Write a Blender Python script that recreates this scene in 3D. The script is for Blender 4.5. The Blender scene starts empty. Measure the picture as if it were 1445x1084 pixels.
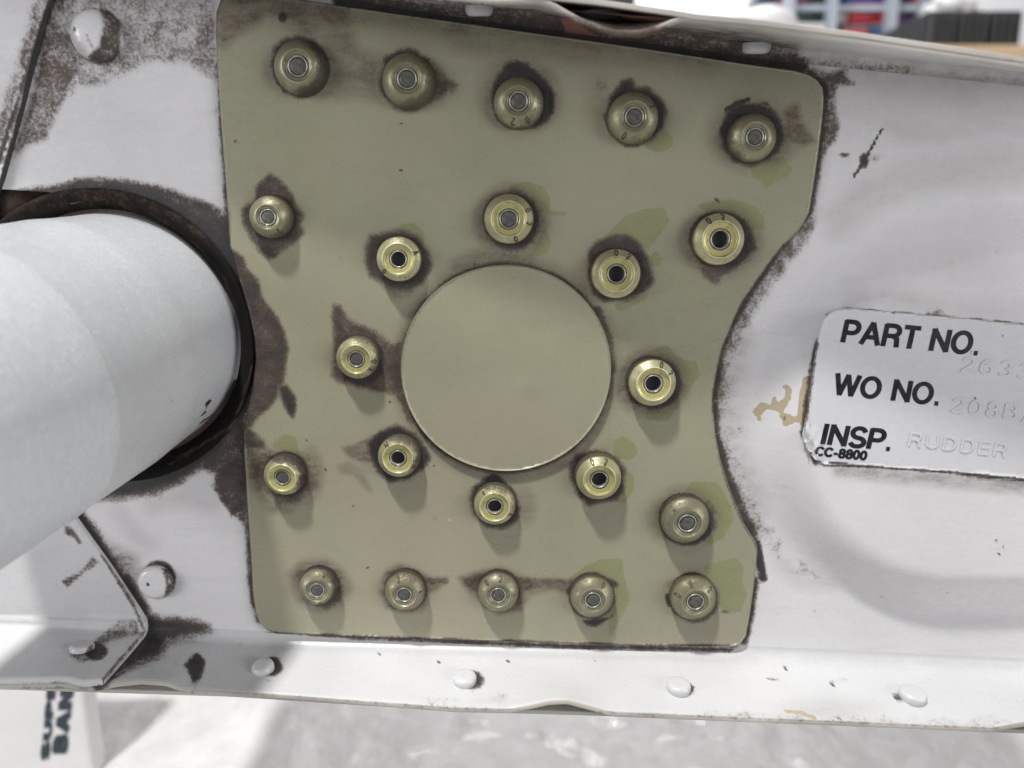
import bpy, bmesh, math, random
import numpy as np
from mathutils import Vector, Matrix
from mathutils.geometry import delaunay_2d_cdt
random.seed(7); rng = np.random.default_rng(7)
scn = bpy.context.scene
COL = scn.collection

# ------------------------------------------------------------------ camera, world, lamps, exposure
F = 1100.0; CX, CY = 722.5, 542.0            # focal length and centre of the photograph (photo pixels)
DIST = 0.165; PITCH = math.radians(12)
CAM = Vector((0, -DIST*math.cos(PITCH), DIST*math.sin(PITCH)))
UP = Vector((0, math.sin(PITCH), math.cos(PITCH))); FW = Vector((0, math.cos(PITCH), -math.sin(PITCH)))
cd = bpy.data.cameras.new("camera"); cam = bpy.data.objects.new("camera", cd); COL.objects.link(cam)
cam.location = CAM; cam.rotation_euler = (math.pi/2-PITCH, 0, 0)
cd.sensor_width = 36; cd.lens = 36*F/1445; cd.clip_start = 0.005; cd.clip_end = 50
cd.dof.use_dof = True; cd.dof.focus_distance = 0.163; cd.dof.aperture_fstop = 13.5
scn.camera = cam
w = bpy.data.worlds.new("World"); scn.world = w; w.use_nodes = True
w.node_tree.nodes["Background"].inputs[0].default_value = (0.94, 0.96, 1.0, 1)
w.node_tree.nodes["Background"].inputs[1].default_value = 0.19
def area(name, loc, target, size, power, col=(1, 1, 1), size_y=None):
    l = bpy.data.lights.new(name, 'AREA'); l.energy = power; l.color = col
    l.shape = 'RECTANGLE'; l.size = size; l.size_y = size_y or size
    o = bpy.data.objects.new(name, l); COL.objects.link(o); o.location = loc
    o.rotation_euler = (Vector(target)-Vector(loc)).to_track_quat('-Z', 'Y').to_euler(); return o
area("ceiling_lamp", (-0.33, -0.44, 1.34), (0, 0, 0), 0.10, 31, (1, 0.985, 0.955), 0.08)
area("right_fill_light", (2.0, -1.25, 0.30), (0, 0, 0), 1.1, 31, (1.0, 0.985, 0.985))  # added fill from the right, no such source in view
area("left_fill_light", (-1.9, -1.2, 0.35), (0, 0, 0), 0.9, 27, (0.985, 0.98, 1.0))  # unseen added fill; also brightens the left rim of the bead
area("rear_fill_light", (0.25, 1.0, 1.3), (0, .15, -.2), 0.22, 9, (1, .985, .97))  # unseen light added to even out the wrap and make it glint
area("far_ceiling_lamp", (0.3, 1.9, 1.9), (0.4, 3.0, 0.6), 1.2, 60, (1, 1, 1))
scn.view_settings.view_transform = 'Standard'; scn.view_settings.look = 'None'
scn.view_settings.exposure = 0.0; scn.view_settings.gamma = 1
scn.render.engine = 'CYCLES'

def ray(px, py): return (FW + Vector((1, 0, 0))*((px-CX)/F) + UP*((CY-py)/F))
def P(px, py, y=0.0):                          # where the sight line through a photo point meets the upright plane y
    r = ray(px, py); return CAM + r*((y-CAM.y)/r.y)
def at(px, py, d): return CAM + ray(px, py).normalized()*d
def proj(co):                                  # numpy (n,3) -> photo points (n,2), used to lay traced stains on surfaces
    d = co - np.array(CAM); z = d@np.array(FW); x = d[:, 0]; y = d@np.array(UP)
    return np.stack([CX+F*x/z, CY-F*y/z], 1)
MM = 0.001

# ------------------------------------------------------------------ object helpers
def link(name, me, mat=None, parent=None, smooth=True):
    o = bpy.data.objects.new(name, me); COL.objects.link(o)
    if mat: me.materials.append(mat)
    if parent: o.parent = parent
    if smooth: me.polygons.foreach_set("use_smooth", [True]*len(me.polygons))
    return o
def mesh(name, v, f):
    me = bpy.data.meshes.new(name); me.from_pydata([tuple(p) for p in v], [], f); me.update(); return me
def part(name, v, f, mat, parent, smooth=True): return link(name, mesh(name, v, f), mat, parent, smooth)
def bmpart(name, bm, mat, parent, smooth=True):
    me = bpy.data.meshes.new(name); bmesh.ops.recalc_face_normals(bm, faces=bm.faces); bm.to_mesh(me); bm.free()
    return link(name, me, mat, parent, smooth)
def tag(o, label=None, cat=None, group=None, kind=None):
    for k, v in (("label", label), ("category", cat), ("group", group), ("kind", kind)):
        if v: o[k] = v
    return o
def empty(name, loc=(0, 0, 0)):
    o = bpy.data.objects.new(name, None); COL.objects.link(o); o.location = loc; o.empty_display_size = 0.01; return o
def bm_box(bm, x0, x1, y0, y1, z0, z1, bev=0.0):
    m = Matrix.Translation(((x0+x1)/2, (y0+y1)/2, (z0+z1)/2)) @ Matrix.Diagonal((x1-x0, y1-y0, z1-z0, 1))
    r = bmesh.ops.create_cube(bm, size=1, matrix=m)
    if bev:
        ed = list({e for v in r['verts'] for e in v.link_edges})
        bmesh.ops.bevel(bm, geom=ed, offset=bev, segments=3, profile=0.5, affect='EDGES')
def box(name, x0, x1, y0, y1, z0, z1, mat, parent=None, bev=0.0):
    bm = bmesh.new(); bm_box(bm, x0, x1, y0, y1, z0, z1, bev); return bmpart(name, bm, mat, parent, False)

def lathe(profile, n=40, cap_in=False):        # profile (r, h) around local +Z
    v = []; f = []
    for r, h in profile:
        for k in range(n):
            a = 2*math.pi*k/n; v.append((r*math.cos(a), r*math.sin(a), h))
    for i in range(len(profile)-1):
        for k in range(n):
            k2 = (k+1) % n; f.append((i*n+k, i*n+k2, (i+1)*n+k2, (i+1)*n+k))
    if cap_in: f.append(tuple((len(profile)-1)*n+k for k in range(n)))
    return v, f

# ------------------------------------------------------------------ traced masks (stains, grime, chips, some painted shade): signed distances to traced outlines
FR = {'A': (0, 0, .2768), 'B': (300, 0, .2768), 'C': (650, 0, .2768), 'D': (1000, 0, .308), 'E': (0, 250, .2768), 'F': (300, 230, .2768),
      'G': (650, 230, .2768), 'H': (1000, 250, .308), 'I': (0, 520, .2768), 'J': (300, 480, .2768), 'K': (650, 480, .2768), 'L': (1000, 420, .308),
      'M': (0, 784, .2768), 'N': (300, 740, .3183), 'O': (650, 740, .3183), 'Q': (1000, 740, .3174), 'X': (0, 0, 1)}
def fr(k, pts):
    ox, oy, s = FR[k]; return [(ox+x*s, oy+y*s) for x, y in pts]
def seg_dist(p, pts, closed):
    d = np.full(len(p), 1e9); n = len(pts)
    for i in range(n if closed else n-1):
        a = np.array(pts[i]); b = np.array(pts[(i+1) % n]); e = b-a
        t = np.clip(((p-a)@e)/max(e@e, 1e-9), 0, 1)
        d = np.minimum(d, np.hypot(*(p-a-t[:, None]*e).T))
    return d
def inside(p, pts):
    c = np.zeros(len(p), bool); n = len(pts)
    for i in range(n):
        x1, y1 = pts[i]; x2, y2 = pts[(i+1) % n]
        if y1 == y2: continue
        c ^= ((y1 > p[:, 1]) != (y2 > p[:, 1])) & (p[:, 0] < (x2-x1)*(p[:, 1]-y1)/(y2-y1)+x1)
    return c
def ev_shape(p, s):
    kind = s[0]
    if kind == 'poly':
        _, ch, k, pts, soft, st = s; q = fr(k, pts)
        qa = np.array(q); lo = qa.min(0)-soft; hi = qa.max(0)+soft
        m = ((p > lo) & (p < hi)).all(1); out = np.zeros(len(p))
        if m.any():
            pm = p[m]; d = seg_dist(pm, q, True); d[inside(pm, q)] *= -1
            out[m] = st*np.clip(.5-d/soft, 0, 1)
        return out
    if kind == 'line':
        _, ch, k, pts, wd, soft, st = s
        return st*np.clip((wd+soft-seg_dist(p, fr(k, pts), False))/soft, 0, 1)
    if kind == 'ell':
        _, ch, k, c, rx, ry, soft, st = s; (cx, cy), = fr(k, [c]); sc = FR[k][2]
        r = np.hypot((p[:, 0]-cx)/(rx*sc), (p[:, 1]-cy)/(ry*sc)); d = (r-1)*min(rx, ry)*sc
        return st*np.clip(.5-d/soft, 0, 1)
    if kind == 'ring':                          # annulus r0..r1, fading outwards
        _, ch, k, c, r0, r1, soft, st = s; (cx, cy), = fr(k, [c])
        r = np.hypot(p[:, 0]-cx, p[:, 1]-cy)
        return st*np.clip((r1+soft-r)/soft, 0, 1)*np.clip((r-r0+3)/3, 0, 1)
def masks(p, shapes):
    out = np.zeros((len(p), 4))
    for s in shapes: out[:, s[1]] = np.maximum(out[:, s[1]], ev_shape(p, s))
    return out
def set_mask(me, shapes=None, arr=None):
    if arr is None:
        co = np.empty(len(me.vertices)*3); me.vertices.foreach_get("co", co); arr = masks(proj(co.reshape(-1, 3)), shapes)
    a = me.attributes.new("mask", 'FLOAT_COLOR', 'POINT'); a.data.foreach_set("color", arr.astype(np.float32).ravel())

# ------------------------------------------------------------------ materials
class NT:
    def __init__(s, name):
        s.m = bpy.data.materials.new(name); s.m.use_nodes = True; s.t = s.m.node_tree
        s.b = s.t.nodes["Principled BSDF"]; s.co = s.n("ShaderNodeTexCoord").outputs["Object"]
    def n(s, t): return s.t.nodes.new(t)
    def l(s, a, b):
        if hasattr(a, "links") or isinstance(a, bpy.types.NodeSocket): s.t.links.new(a, b)
        elif isinstance(a, (tuple, list)): b.default_value = (*a, 1) if len(a) == 3 and b.type == 'RGBA' else a
        else: b.default_value = a
    def noise(s, scale, detail=4, rough=.55, dist=0, vec=None):
        n = s.n("ShaderNodeTexNoise"); n.inputs["Scale"].default_value = scale; n.inputs["Detail"].default_value = detail
        n.inputs["Roughness"].default_value = rough; n.inputs["Distortion"].default_value = dist; s.l(vec or s.co, n.inputs["Vector"]); return n.outputs["Fac"]
    def vor(s, scale, out="Distance", vec=None):
        n = s.n("ShaderNodeTexVoronoi"); n.inputs["Scale"].default_value = scale; s.l(vec or s.co, n.inputs["Vector"]); return n.outputs[out]
    def math(s, op, a, b=0.0, c=None):
        n = s.n("ShaderNodeMath"); n.operation = op; s.l(a, n.inputs[0]); s.l(b, n.inputs[1])
        if c is not None: s.l(c, n.inputs[2])
        return n.outputs[0]
    def step(s, v, lo, hi, a=0.0, b=1.0):
        n = s.n("ShaderNodeMapRange"); n.interpolation_type = 'SMOOTHSTEP'; s.l(v, n.inputs[0])
        for i, q in enumerate((lo, hi, a, b)): s.l(q, n.inputs[i+1])
        return n.outputs[0]
    def mix(s, f, a, b):
        n = s.n("ShaderNodeMix"); n.data_type = 'RGBA'; s.l(f, n.inputs[0]); s.l(a, n.inputs[6]); s.l(b, n.inputs[7]); return n.outputs[2]
    def bump(s, h, strength, dist, prev=None):
        n = s.n("ShaderNodeBump"); n.inputs["Strength"].default_value = strength; n.inputs["Distance"].default_value = dist
        s.l(h, n.inputs["Height"])
        if prev is not None: s.l(prev, n.inputs["Normal"])
        return n.outputs[0]
    def stretch(s, sx, sy, sz, rz=0, ry=0):
        n = s.n("ShaderNodeMapping"); n.inputs["Scale"].default_value = (sx, sy, sz); n.inputs["Rotation"].default_value = (0, ry, rz)
        s.l(s.co, n.inputs["Vector"]); return n.outputs[0]
    def attr(s):
        a = s.n("ShaderNodeAttribute"); a.attribute_name = "mask"; sp = s.n("ShaderNodeSeparateColor"); s.l(a.outputs["Color"], sp.inputs[0])
        return sp.outputs[0], sp.outputs[1], sp.outputs[2], a.outputs["Alpha"]
def set_(b, **k):
    for a, v in k.items():
        i = b.inputs[a.replace("_", " ")]; i.default_value = (*v, 1) if isinstance(v, tuple) and len(v) == 3 else v

def simple(name, col, rough=.5, metal=0., var=.12, scale=200, bump=0.0, coat=0.0):
    t = NT(name); n = t.noise(scale, 5)
    dark = tuple(c*(1-var) for c in col); lite = tuple(min(1, c*(1+var)) for c in col)
    t.l(t.mix(t.step(n, .3, .7), dark, lite), t.b.inputs["Base Color"])
    t.l(t.step(n, .25, .75, max(.03, rough-.08), rough+.08), t.b.inputs["Roughness"]); set_(t.b, Metallic=metal, Coat_Weight=coat)
    if bump: t.l(t.bump(t.noise(scale*4, 3), .5, bump), t.b.inputs["Normal"])
    return t.m

GRIME_BROWN = (.074, .050, .037); GRIME_BLACK = (.014, .0135, .014)
def dirty(name, base, rough, var, grain_amp=.92, peel=.00006, specks=.5, stain_ridge_light_col=(.19, .205, .085), chip_col=(.42, .35, .24), tint=None, metal=0.0, streak=0.0, coat=0.0, veil=.62, dust=0.0, chip_over=0.0, vary=0.0):
    """paint whose traced stains (mask attribute) are broken up by grain"""
    t = NT(name); R, G, B, A = t.attr()
    big = t.noise(28, 4); mid = t.noise(300, 6, .62, .4); wob = t.noise(120, 3, .5); fine = t.noise(1500, 5, .65); grit = t.noise(4200, 3, .6)
    smear = t.noise(420, 5, .6, .6, t.stretch(.45, 1, 1.1, 0, -.15))
    col = t.mix(t.step(big, .3, .7), tuple(c*(1-var) for c in base), tuple(min(1, c*(1+var)) for c in base))
    if tint: col = t.mix(t.step(t.noise(16, 3), .42, .62, 0, .6), col, tint)
    col = t.mix(t.step(fine, .45, .8, 0, .10), col, tuple(c*.55 for c in base))
    if streak:
        st = t.noise(55, 6, .7, .4, t.stretch(.22, 1, 2.2, 0, -.12))
        col = t.mix(t.step(st, .52, .78, 0, streak), col, (.34, .30, .27))
    # fluid stain: thin edge-darkened film; on rivets this channel paints the ridge highlight
    sf = t.step(t.math('ADD', B, t.math('MULTIPLY', t.math('SUBTRACT', mid, .5), .22)), .44, .56)
    col = t.mix(t.math('MULTIPLY', sf, t.step(B, .5, .95, .70, .66)), col, stain_ridge_light_col)
    cf = t.step(t.math('ADD', A, t.math('MULTIPLY', t.math('SUBTRACT', mid, .5), .5)), .47, .53)
    col = t.mix(cf, col, chip_col)
    # soft smudge
    G = t.math('MAXIMUM', G, t.step(t.math('ADD', R, t.math('MULTIPLY', t.math('SUBTRACT', mid, .5), .5)), .15, .75, 0, veil))
    gf = t.math('MULTIPLY', t.math('MULTIPLY', G, t.step(smear, .3, .65, .5, 1.15)), t.step(fine, .25, .7, .7, 1.1))
    col = t.mix(gf, col, GRIME_BROWN)
    # grime with ragged, grainy border
    nz = t.math('ADD', t.math('MULTIPLY', t.math('SUBTRACT', mid, .5), grain_amp), t.math('MULTIPLY', t.math('SUBTRACT', fine, .5), grain_amp*1.0))
    nz = t.math('ADD', nz, t.math('MULTIPLY', t.math('SUBTRACT', grit, .5), grain_amp*.55))
    dsum = t.math('ADD', t.math('ADD', R, nz), t.math('MULTIPLY', t.math('SUBTRACT', wob, .5), .45))
    df = t.math('MULTIPLY', t.step(dsum, .28, .76), t.step(R, .01, .16))
    dcol = t.mix(t.step(t.math('ADD', R, t.math('MULTIPLY', t.math('SUBTRACT', mid, .5), .5)), .58, .98), GRIME_BROWN, GRIME_BLACK)
    dcol = t.mix(t.step(grit, .55, .75, 0, .35), dcol, (.22, .185, .155))
    col = t.mix(t.math('MULTIPLY', df, t.step(R, .0, .7, .8, .97)), col, dcol)
    if specks:
        sv = t.vor(230, "Distance", t.stretch(1, 1, .55, 0, .5)); gate = t.step(t.noise(90, 2), .52, .60)
        sm = t.math('MULTIPLY', t.step(sv, .045, .085, 1, 0), gate)
        sv2 = t.vor(900); gate2 = t.step(t.noise(70, 3), .56, .7)
        sm2 = t.math('MULTIPLY', t.math('MULTIPLY', t.step(sv2, .10, .22, 1, 0), gate2), .45)
        col = t.mix(t.math('MULTIPLY', t.math('MAXIMUM', sm, sm2), specks), col, (.05, .042, .038))
    if chip_over: col = t.mix(t.math('MULTIPLY', cf, chip_over), col, chip_col)
    if vary:
        oi = t.n('ShaderNodeObjectInfo').outputs['Random']; col = t.mix(t.step(oi, 0, 1, 0, vary), col, (.20, .19, .10))
        col = t.mix(t.step(t.noise(420, 5, .7, .5), .52, .72, 0, .45), col, (.12, .11, .075))
    if dust:
        dv = t.vor(150, "Distance", t.stretch(1, 1, .7, 0, -.6)); dg = t.step(t.noise(60, 2), .56, .64)
        col = t.mix(t.math('MULTIPLY', t.math('MULTIPLY', t.step(dv, .022, .045, 1, 0), dg), dust), col, (.62, .60, .54))
        sc = t.step(t.noise(260, 5, .75, 0, t.stretch(3.2, 1, .16, 0, .5)), .66, .74, 0, .22*dust); col = t.mix(sc, col, tuple(min(1, c*1.35) for c in base))
        sc2 = t.step(t.noise(240, 5, .75, 0, t.stretch(.14, 1, 3.0, 0, .25)), .67, .78, 0, .11*dust); col = t.mix(sc2, col, tuple(c*.72 for c in base))
    t.l(col, t.b.inputs["Base Color"])
    rg = t.math('ADD', t.step(fine, .3, .7, rough-.06, rough+.08), t.step(smear, .35, .65, -.07, .07))
    t.l(t.math('ADD', rg, t.math('MULTIPLY', t.math('MAXIMUM', df, gf), .32)), t.b.inputs["Roughness"])
    set_(t.b, Metallic=metal, Coat_Weight=coat, Coat_Roughness=.15)
    b1 = t.bump(t.noise(900, 2, .5), .5, peel); b2 = t.bump(t.math('MULTIPLY', df, t.step(fine, .3, .7, .5, 1)), .7, .00009, b1)
    b3 = t.bump(t.math('SUBTRACT', 1, cf), .6, .00006, b2); b4 = t.bump(t.noise(30, 2), .25, .0008, b3)
    t.l(b4, t.b.inputs["Normal"]); return t.m

M_white = dirty("white_paint", (.605, .597, .608), .25, .05, streak=.30)
M_flange = dirty("white_flange_paint", (.50, .503, .512), .32, .04, specks=.55, peel=.00005, streak=.12)
M_olive = dirty("olive_primer", (.268, .261, .180), .33, .08, grain_amp=.72, specks=.22, peel=.000012, dust=.8, tint=(.278, .260, .194))
M_cad = dirty("yellow_cadmium_rivet", (.40, .38, .215), .34, .22, grain_amp=.8, specks=.2, metal=.35, peel=.00004, stain_ridge_light_col=(.80, .78, .58), chip_col=(.50, .462, .18), veil=.4, vary=.28)
M_dull = dirty("dull_cadmium_rivet", (.235, .225, .145), .33, .22, grain_amp=.8, specks=.3, metal=.4, peel=.00004, stain_ridge_light_col=(.42, .41, .29), chip_col=(.20, .195, .12), veil=.45, vary=.35)
M_steel = simple("pin_steel", (.40, .39, .35), .38, .6, .25, 900)
M_pin = simple("dark_pin", (.10, .10, .088), .5, .4, .35, 1500, .00005)
M_hole = simple("hole_black", (.012, .011, .012), .7, 0, .3, 800)
M_mark = simple("stamp_dark", (.05, .045, .025), .6, .2, .3, 1200)
M_rubber = dirty("grimy_black_seal", (.009, .008, .0075), .95, .25, specks=.0)
M_rubber.node_tree.nodes['Principled BSDF'].inputs['Specular IOR Level'].default_value = .12
M_edge = dirty("bare_sheet_edge", (.36, .34, .31), .5, .22, specks=.5)
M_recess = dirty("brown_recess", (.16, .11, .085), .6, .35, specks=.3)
M_plac = dirty("white_placard", (.56, .565, .59), .25, .02, specks=.25, peel=.00001)
M_top = dirty("grimy_flange_paint", (.56, .555, .55), .36, .10, specks=.6, chip_col=(.27, .105, .08), chip_over=.85, streak=.5)
M_ink = simple("black_ink", (.008, .008, .012), .35, 0, .3, 900)
M_red = simple("red_primer", (.46, .22, .19), .5, 0, .3, 500)
def tube_mat(nm="white_tube_paint", b=(.415, .425, .442), k=1.0):
    t = NT(nm); R, G, B, A = t.attr()
    fine = t.noise(3300, 3, .7); peel = t.noise(1500, 2)
    col = t.mix(t.step(t.noise(40, 4), .3, .7), b, tuple(c*1.1 for c in b))
    gl = t.step(t.vor(2700), .14, .34, 1, 0); col = t.mix(t.math('MULTIPLY', gl, t.step(t.noise(420, 3), .44, .62, 0, .42*k**.5)), col, (.97, .98, 1.0))  # white sparkle dots painted into the colour as glints
    col = t.mix(t.step(t.math('ADD', fine, t.math('MULTIPLY', t.math('SUBTRACT', t.noise(900, 3), .5), .5)), .42, .75, 0, .30), col, (.27, .28, .30))
    sv = t.math('MULTIPLY', t.step(t.vor(240, "Distance", t.stretch(1, .5, 1)), .04, .08, 1, 0), t.step(t.noise(100, 2), .56, .62))
    col = t.mix(t.math('MULTIPLY', sv, .5), col, (.06, .05, .04))
    df = t.step(t.math('ADD', R, t.math('MULTIPLY', t.math('SUBTRACT', t.noise(700, 5, .6), .5), .7)), .42, .6)
    df = t.math('MULTIPLY', df, t.step(R, .01, .1))
    col = t.mix(df, col, t.mix(t.step(R, .6, 1), GRIME_BROWN, GRIME_BLACK))
    t.l(col, t.b.inputs["Base Color"]); t.l(t.math('SUBTRACT', t.step(fine, .3, .7, .22, .38), t.math('MULTIPLY', gl, .12)), t.b.inputs["Roughness"])
    t.l(t.bump(fine, .7, .00008*k, t.bump(peel, .5, .00003*k)), t.b.inputs["Normal"]); return t.m
M_tube = tube_mat()

# ------------------------------------------------------------------ traced sheet builder
def resample(pts, step, closed=True):
    out = []; n = len(pts)
    for i in range(n if closed else n-1):
        a = np.array(pts[i], float); b = np.array(pts[(i+1) % n], float); k = max(1, int(round(np.hypot(*(b-a))/step)))
        out += [tuple(a+(b-a)*j/k) for j in range(k)]
    if not closed: out.append(tuple(pts[-1]))
    return out
def smooth_loop(pts, it=1):
    for _ in range(it):
        q = []
        for i in range(len(pts)):
            a = np.array(pts[i]); b = np.array(pts[(i+1) % len(pts)]); q += [tuple(.75*a+.25*b), tuple(.25*a+.75*b)]
        pts = q
    return pts
def sheet(name, outline, step, place, thick, mat, parent, shapes=None, bevel=.00016, skip_skirt=None, ostep=None):
    """outline in photo points; place(px,py)->world point of the front face; a bevelled rim gives it real thickness"""
    o = resample(outline, ostep or step); oa = np.array(o); lo, hi = oa.min(0), oa.max(0)
    gx, gy = np.meshgrid(np.arange(lo[0]+step/2, hi[0], step), np.arange(lo[1]+step/2, hi[1], step))
    g = np.stack([gx.ravel(), gy.ravel()], 1); g = g + (rng.random(g.shape)-.5)*step*.15
    g = g[inside(g, o)]; g = g[seg_dist(g, o, True) > step*.55]
    n = len(o); pts = [Vector(p) for p in o]+[Vector(p) for p in g]
    r = delaunay_2d_cdt(pts, [(i, (i+1) % n) for i in range(n)], [], 0, 1e-6)
    vs = np.array([tuple(v) for v in r[0]]); fs = np.array(r[2]); ok = inside(vs[fs].mean(1), o)
    fs = fs[ok]; v = [place(x, y) for x, y in vs]; f = []
    for a, b, c in fs:
        A, Bv, Cv = vs[a], vs[b], vs[c]
        f.append((a, b, c) if (Bv[0]-A[0])*(Cv[1]-A[1])-(Bv[1]-A[1])*(Cv[0]-A[0]) < 0 else (a, c, b))
    f = [tuple(int(i) for i in q) for q in f]
    if thick:
        area2 = sum(o[i][0]*o[(i+1) % n][1]-o[(i+1) % n][0]*o[i][1] for i in range(n)); sg = 1 if area2 > 0 else -1
        base = len(v); L = [r[3].index([i]) if [i] in r[3] else i for i in range(n)] if False else list(range(n))
        for i in range(n):
            t = oa[(i+1) % n]-oa[i-1]; nrm = np.array([t[1], -t[0]])*sg/max(np.hypot(*t), 1e-6)
            wn = Vector((nrm[0], 0, -nrm[1])); p = v[i]
            v.append(p+wn*bevel+Vector((0, bevel, 0))); v.append(p+wn*bevel+Vector((0, thick, 0)))
        for i in range(n):
            j = (i+1) % n
            for a, b, c, d in ((i, j, base+2*j, base+2*i), (base+2*i, base+2*j, base+2*j+1, base+2*i+1)):
                f.append((a, b, c, d) if sg < 0 else (d, c, b, a))
    me = mesh(name, v, f); set_mask(me, shapes or [])
    return link(name, me, mat, parent)

# ------------------------------------------------------------------ stroke lettering
def arc(cx, cy, rx, ry, a0, a1, n=10): return [(cx+rx*math.cos(math.radians(a0+(a1-a0)*i/n)), cy+ry*math.sin(math.radians(a0+(a1-a0)*i/n))) for i in range(n+1)]
GL = {
 'P': (.66, [[(.06, 0), (.06, 1)], [(.06, .96), (.36, .96)]+arc(.36, .70, .25, .26, 90, -90)+[(.06, .44)]]),
 'A': (.78, [[(.04, 0), (.39, 1)], [(.39, 1), (.74, 0)], [(.17, .33), (.61, .33)]]),
 'R': (.72, [[(.06, 0), (.06, 1)], [(.06, .96), (.38, .96)]+arc(.38, .72, .25, .24, 90, -90)+[(.06, .48)], [(.42, .48), (.58, .36), (.62, .0)]]),
 'T': (.62, [[(.0, .96), (.62, .96)], [(.31, 0), (.31, .96)]]),
 'N': (.74, [[(.06, 0), (.06, 1)], [(.06, .98), (.68, .02)], [(.68, 0), (.68, 1)]]),
 'O': (.84, [arc(.42, .5, .36, .46, 0, 360, 28)]),
 'W': (1.0, [[(.02, 1), (.25, 0)], [(.25, 0), (.5, .98)], [(.5, .98), (.75, 0)], [(.75, 0), (.98, 1)]]),
 'I': (.2, [[(.1, 0), (.1, 1)]]),
 'S': (.68, [arc(.34, .72, .27, .25, 20, 270, 14)+arc(.34, .25, .29, .22, 90, -160, 14)]),
 'C': (.78, [arc(.42, .5, .36, .46, 40, 320, 20)]),
 '-': (.42, [[(.05, .38), (.36, .38)]]), '.': (.2, [[(.06, .06), (.16, .06)]]), ' ': (.30, []), '/': (.45, [[(.02, -.05), (.42, 1.0)]]),
 '8': (.6, [arc(.3, .74, .2, .23, 0, 360, 18), arc(.3, .26, .24, .25, 0, 360, 18)]),
 '0': (.6, [arc(.3, .5, .24, .47, 0, 360, 22)]), '+': (.6, [[(.05, .5), (.55, .5)], [(.3, .2), (.3, .85)]]),
 '2': (.6, [arc(.3, .72, .23, .25, 165, -35, 12)+[(.06, .04)], [(.06, .04), (.56, .04)]]),
 '6': (.6, [arc(.3, .3, .24, .28, 0, 360, 18), [(.06, .34)]+arc(.36, .5, .30, .46, 175, 70, 8)]),
 '3': (.6, [arc(.28, .74, .22, .23, 150, -80, 12), arc(.28, .27, .25, .25, 80, -150, 12)]),
 'B': (.68, [[(.06, 0), (.06, 1)], [(.06, .96), (.34, .96)]+arc(.34, .74, .22, .22, 90, -90)+[(.06, .52)], [(.34, .515)]+arc(.34, .28, .27, .24, 90, -90)+[(.06, .04)]]),
 'U': (.74, [[(.06, 1), (.06, .36)]+arc(.37, .34, .31, .30, 180, 360, 12)+[(.68, 1)]]),
 'D': (.76, [[(.06, 0), (.06, 1)], [(.06, .96), (.32, .96)]+arc(.32, .5, .36, .46, 90, -90, 14)+[(.06, .04)]]),
 'E': (.62, [[(.06, 0), (.06, 1)], [(.06, .96), (.58, .96)], [(.06, .52), (.54, .52)], [(.06, .04), (.58, .04)]])}
def ribbon(pl, hw):                              # flat mitred stroke -> 2D quads
    pl = [np.array(p, float) for p in pl]; pl = [p for i, p in enumerate(pl) if i == 0 or np.hypot(*(p-pl[i-1])) > 1e-5]; n = len(pl); closed = n > 3 and np.hypot(*(pl[0]-pl[-1])) < 1e-6
    if closed: pl = pl[:-1]; n -= 1
    L = []; Rr = []
    for i in range(n):
        a = pl[i-1] if (i > 0 or closed) else None; c = pl[(i+1) % n] if (i < n-1 or closed) else None; b = pl[i]
        d1 = (b-a)/np.hypot(*(b-a)) if a is not None else None; d2 = (c-b)/np.hypot(*(c-b)) if c is not None else None
        if d1 is None: d1 = d2
        if d2 is None: d2 = d1
        m = d1+d2; m = m/max(np.hypot(*m), .3); nn = np.array([-m[1], m[0]]); k = hw/max(nn@np.array([-d1[1], d1[0]]), .5)
        e = np.zeros(2)
        if not closed and i == 0: e = -d1*hw*.3
        if not closed and i == n-1: e = d1*hw*.3
        L.append(b+nn*k+e); Rr.append(b-nn*k+e)
    return L, Rr, closed
def lettering(text, hw, place, lift, space=.12, sx=1.0):
    """place(u,v,h) -> world; each stroke sits a hair above the last so none are coplanar; strokes have side walls"""
    v = []; f = []; x = 0; k = 0
    for ch in text:
        wd, strokes = GL[ch]
        for s in strokes:
            L, Rr, cl = ribbon([(x+px*sx, py) for px, py in s], hw); n = len(L); b = len(v); h = lift*(1+.08*(k % 5)); k += 1
            for i in range(n):
                v += [place(*L[i], h), place(*Rr[i], h), place(*(L[i]+(L[i]-Rr[i])*.06), -lift*.5), place(*(Rr[i]-(L[i]-Rr[i])*.06), -lift*.5)]
            for i in range(n if cl else n-1):
                a = b+4*i; c = b+4*((i+1) % n)
                f += [(a, a+1, c+1, c), (a+2, a, c, c+2), (a+1, a+3, c+3, c+1)]
            if not cl:
                a = b; f += [(a, a+2, a+3, a+1)]; c = b+4*(n-1); f += [(c, c+1, c+3, c+2)]
        x += (wd+space)*sx
    return v, f

# ================================================================== THE RUDDER
rud = tag(empty("aircraft_rudder", (0, 0, 0)), "grimy white aircraft rudder end rib with olive plate, brass rivets and thick white tube", "aircraft part")

# --- web lines (photo points on the plane y = 0)
YT = [(-160, -92), (500, 2), (700, 32), (1000, 73), (1130, 90), (1620, 140)]
YB = [(-160, 866), (200, 880), (386, 892), (640, 900), (1050, 911), (1620, 938)]
def ip(line, x): return float(np.interp(x, [p[0] for p in line], [p[1] for p in line]))
# --- the raised bead on the right
BC = P(1362, 590); BR0 = 48*MM; BR1 = 34*MM; BH = 5.0*MM
def bead(x, z):
    dx = min(0, x-BC.x); dz = z-BC.z; r = math.hypot(dx, dz*1.03); t = (BR0-r)/(BR0-BR1); t = max(0, min(1, t))
    return BH*(t*t*(3-2*t))
RC = (152, 480)                                   # tube centre on the web

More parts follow.
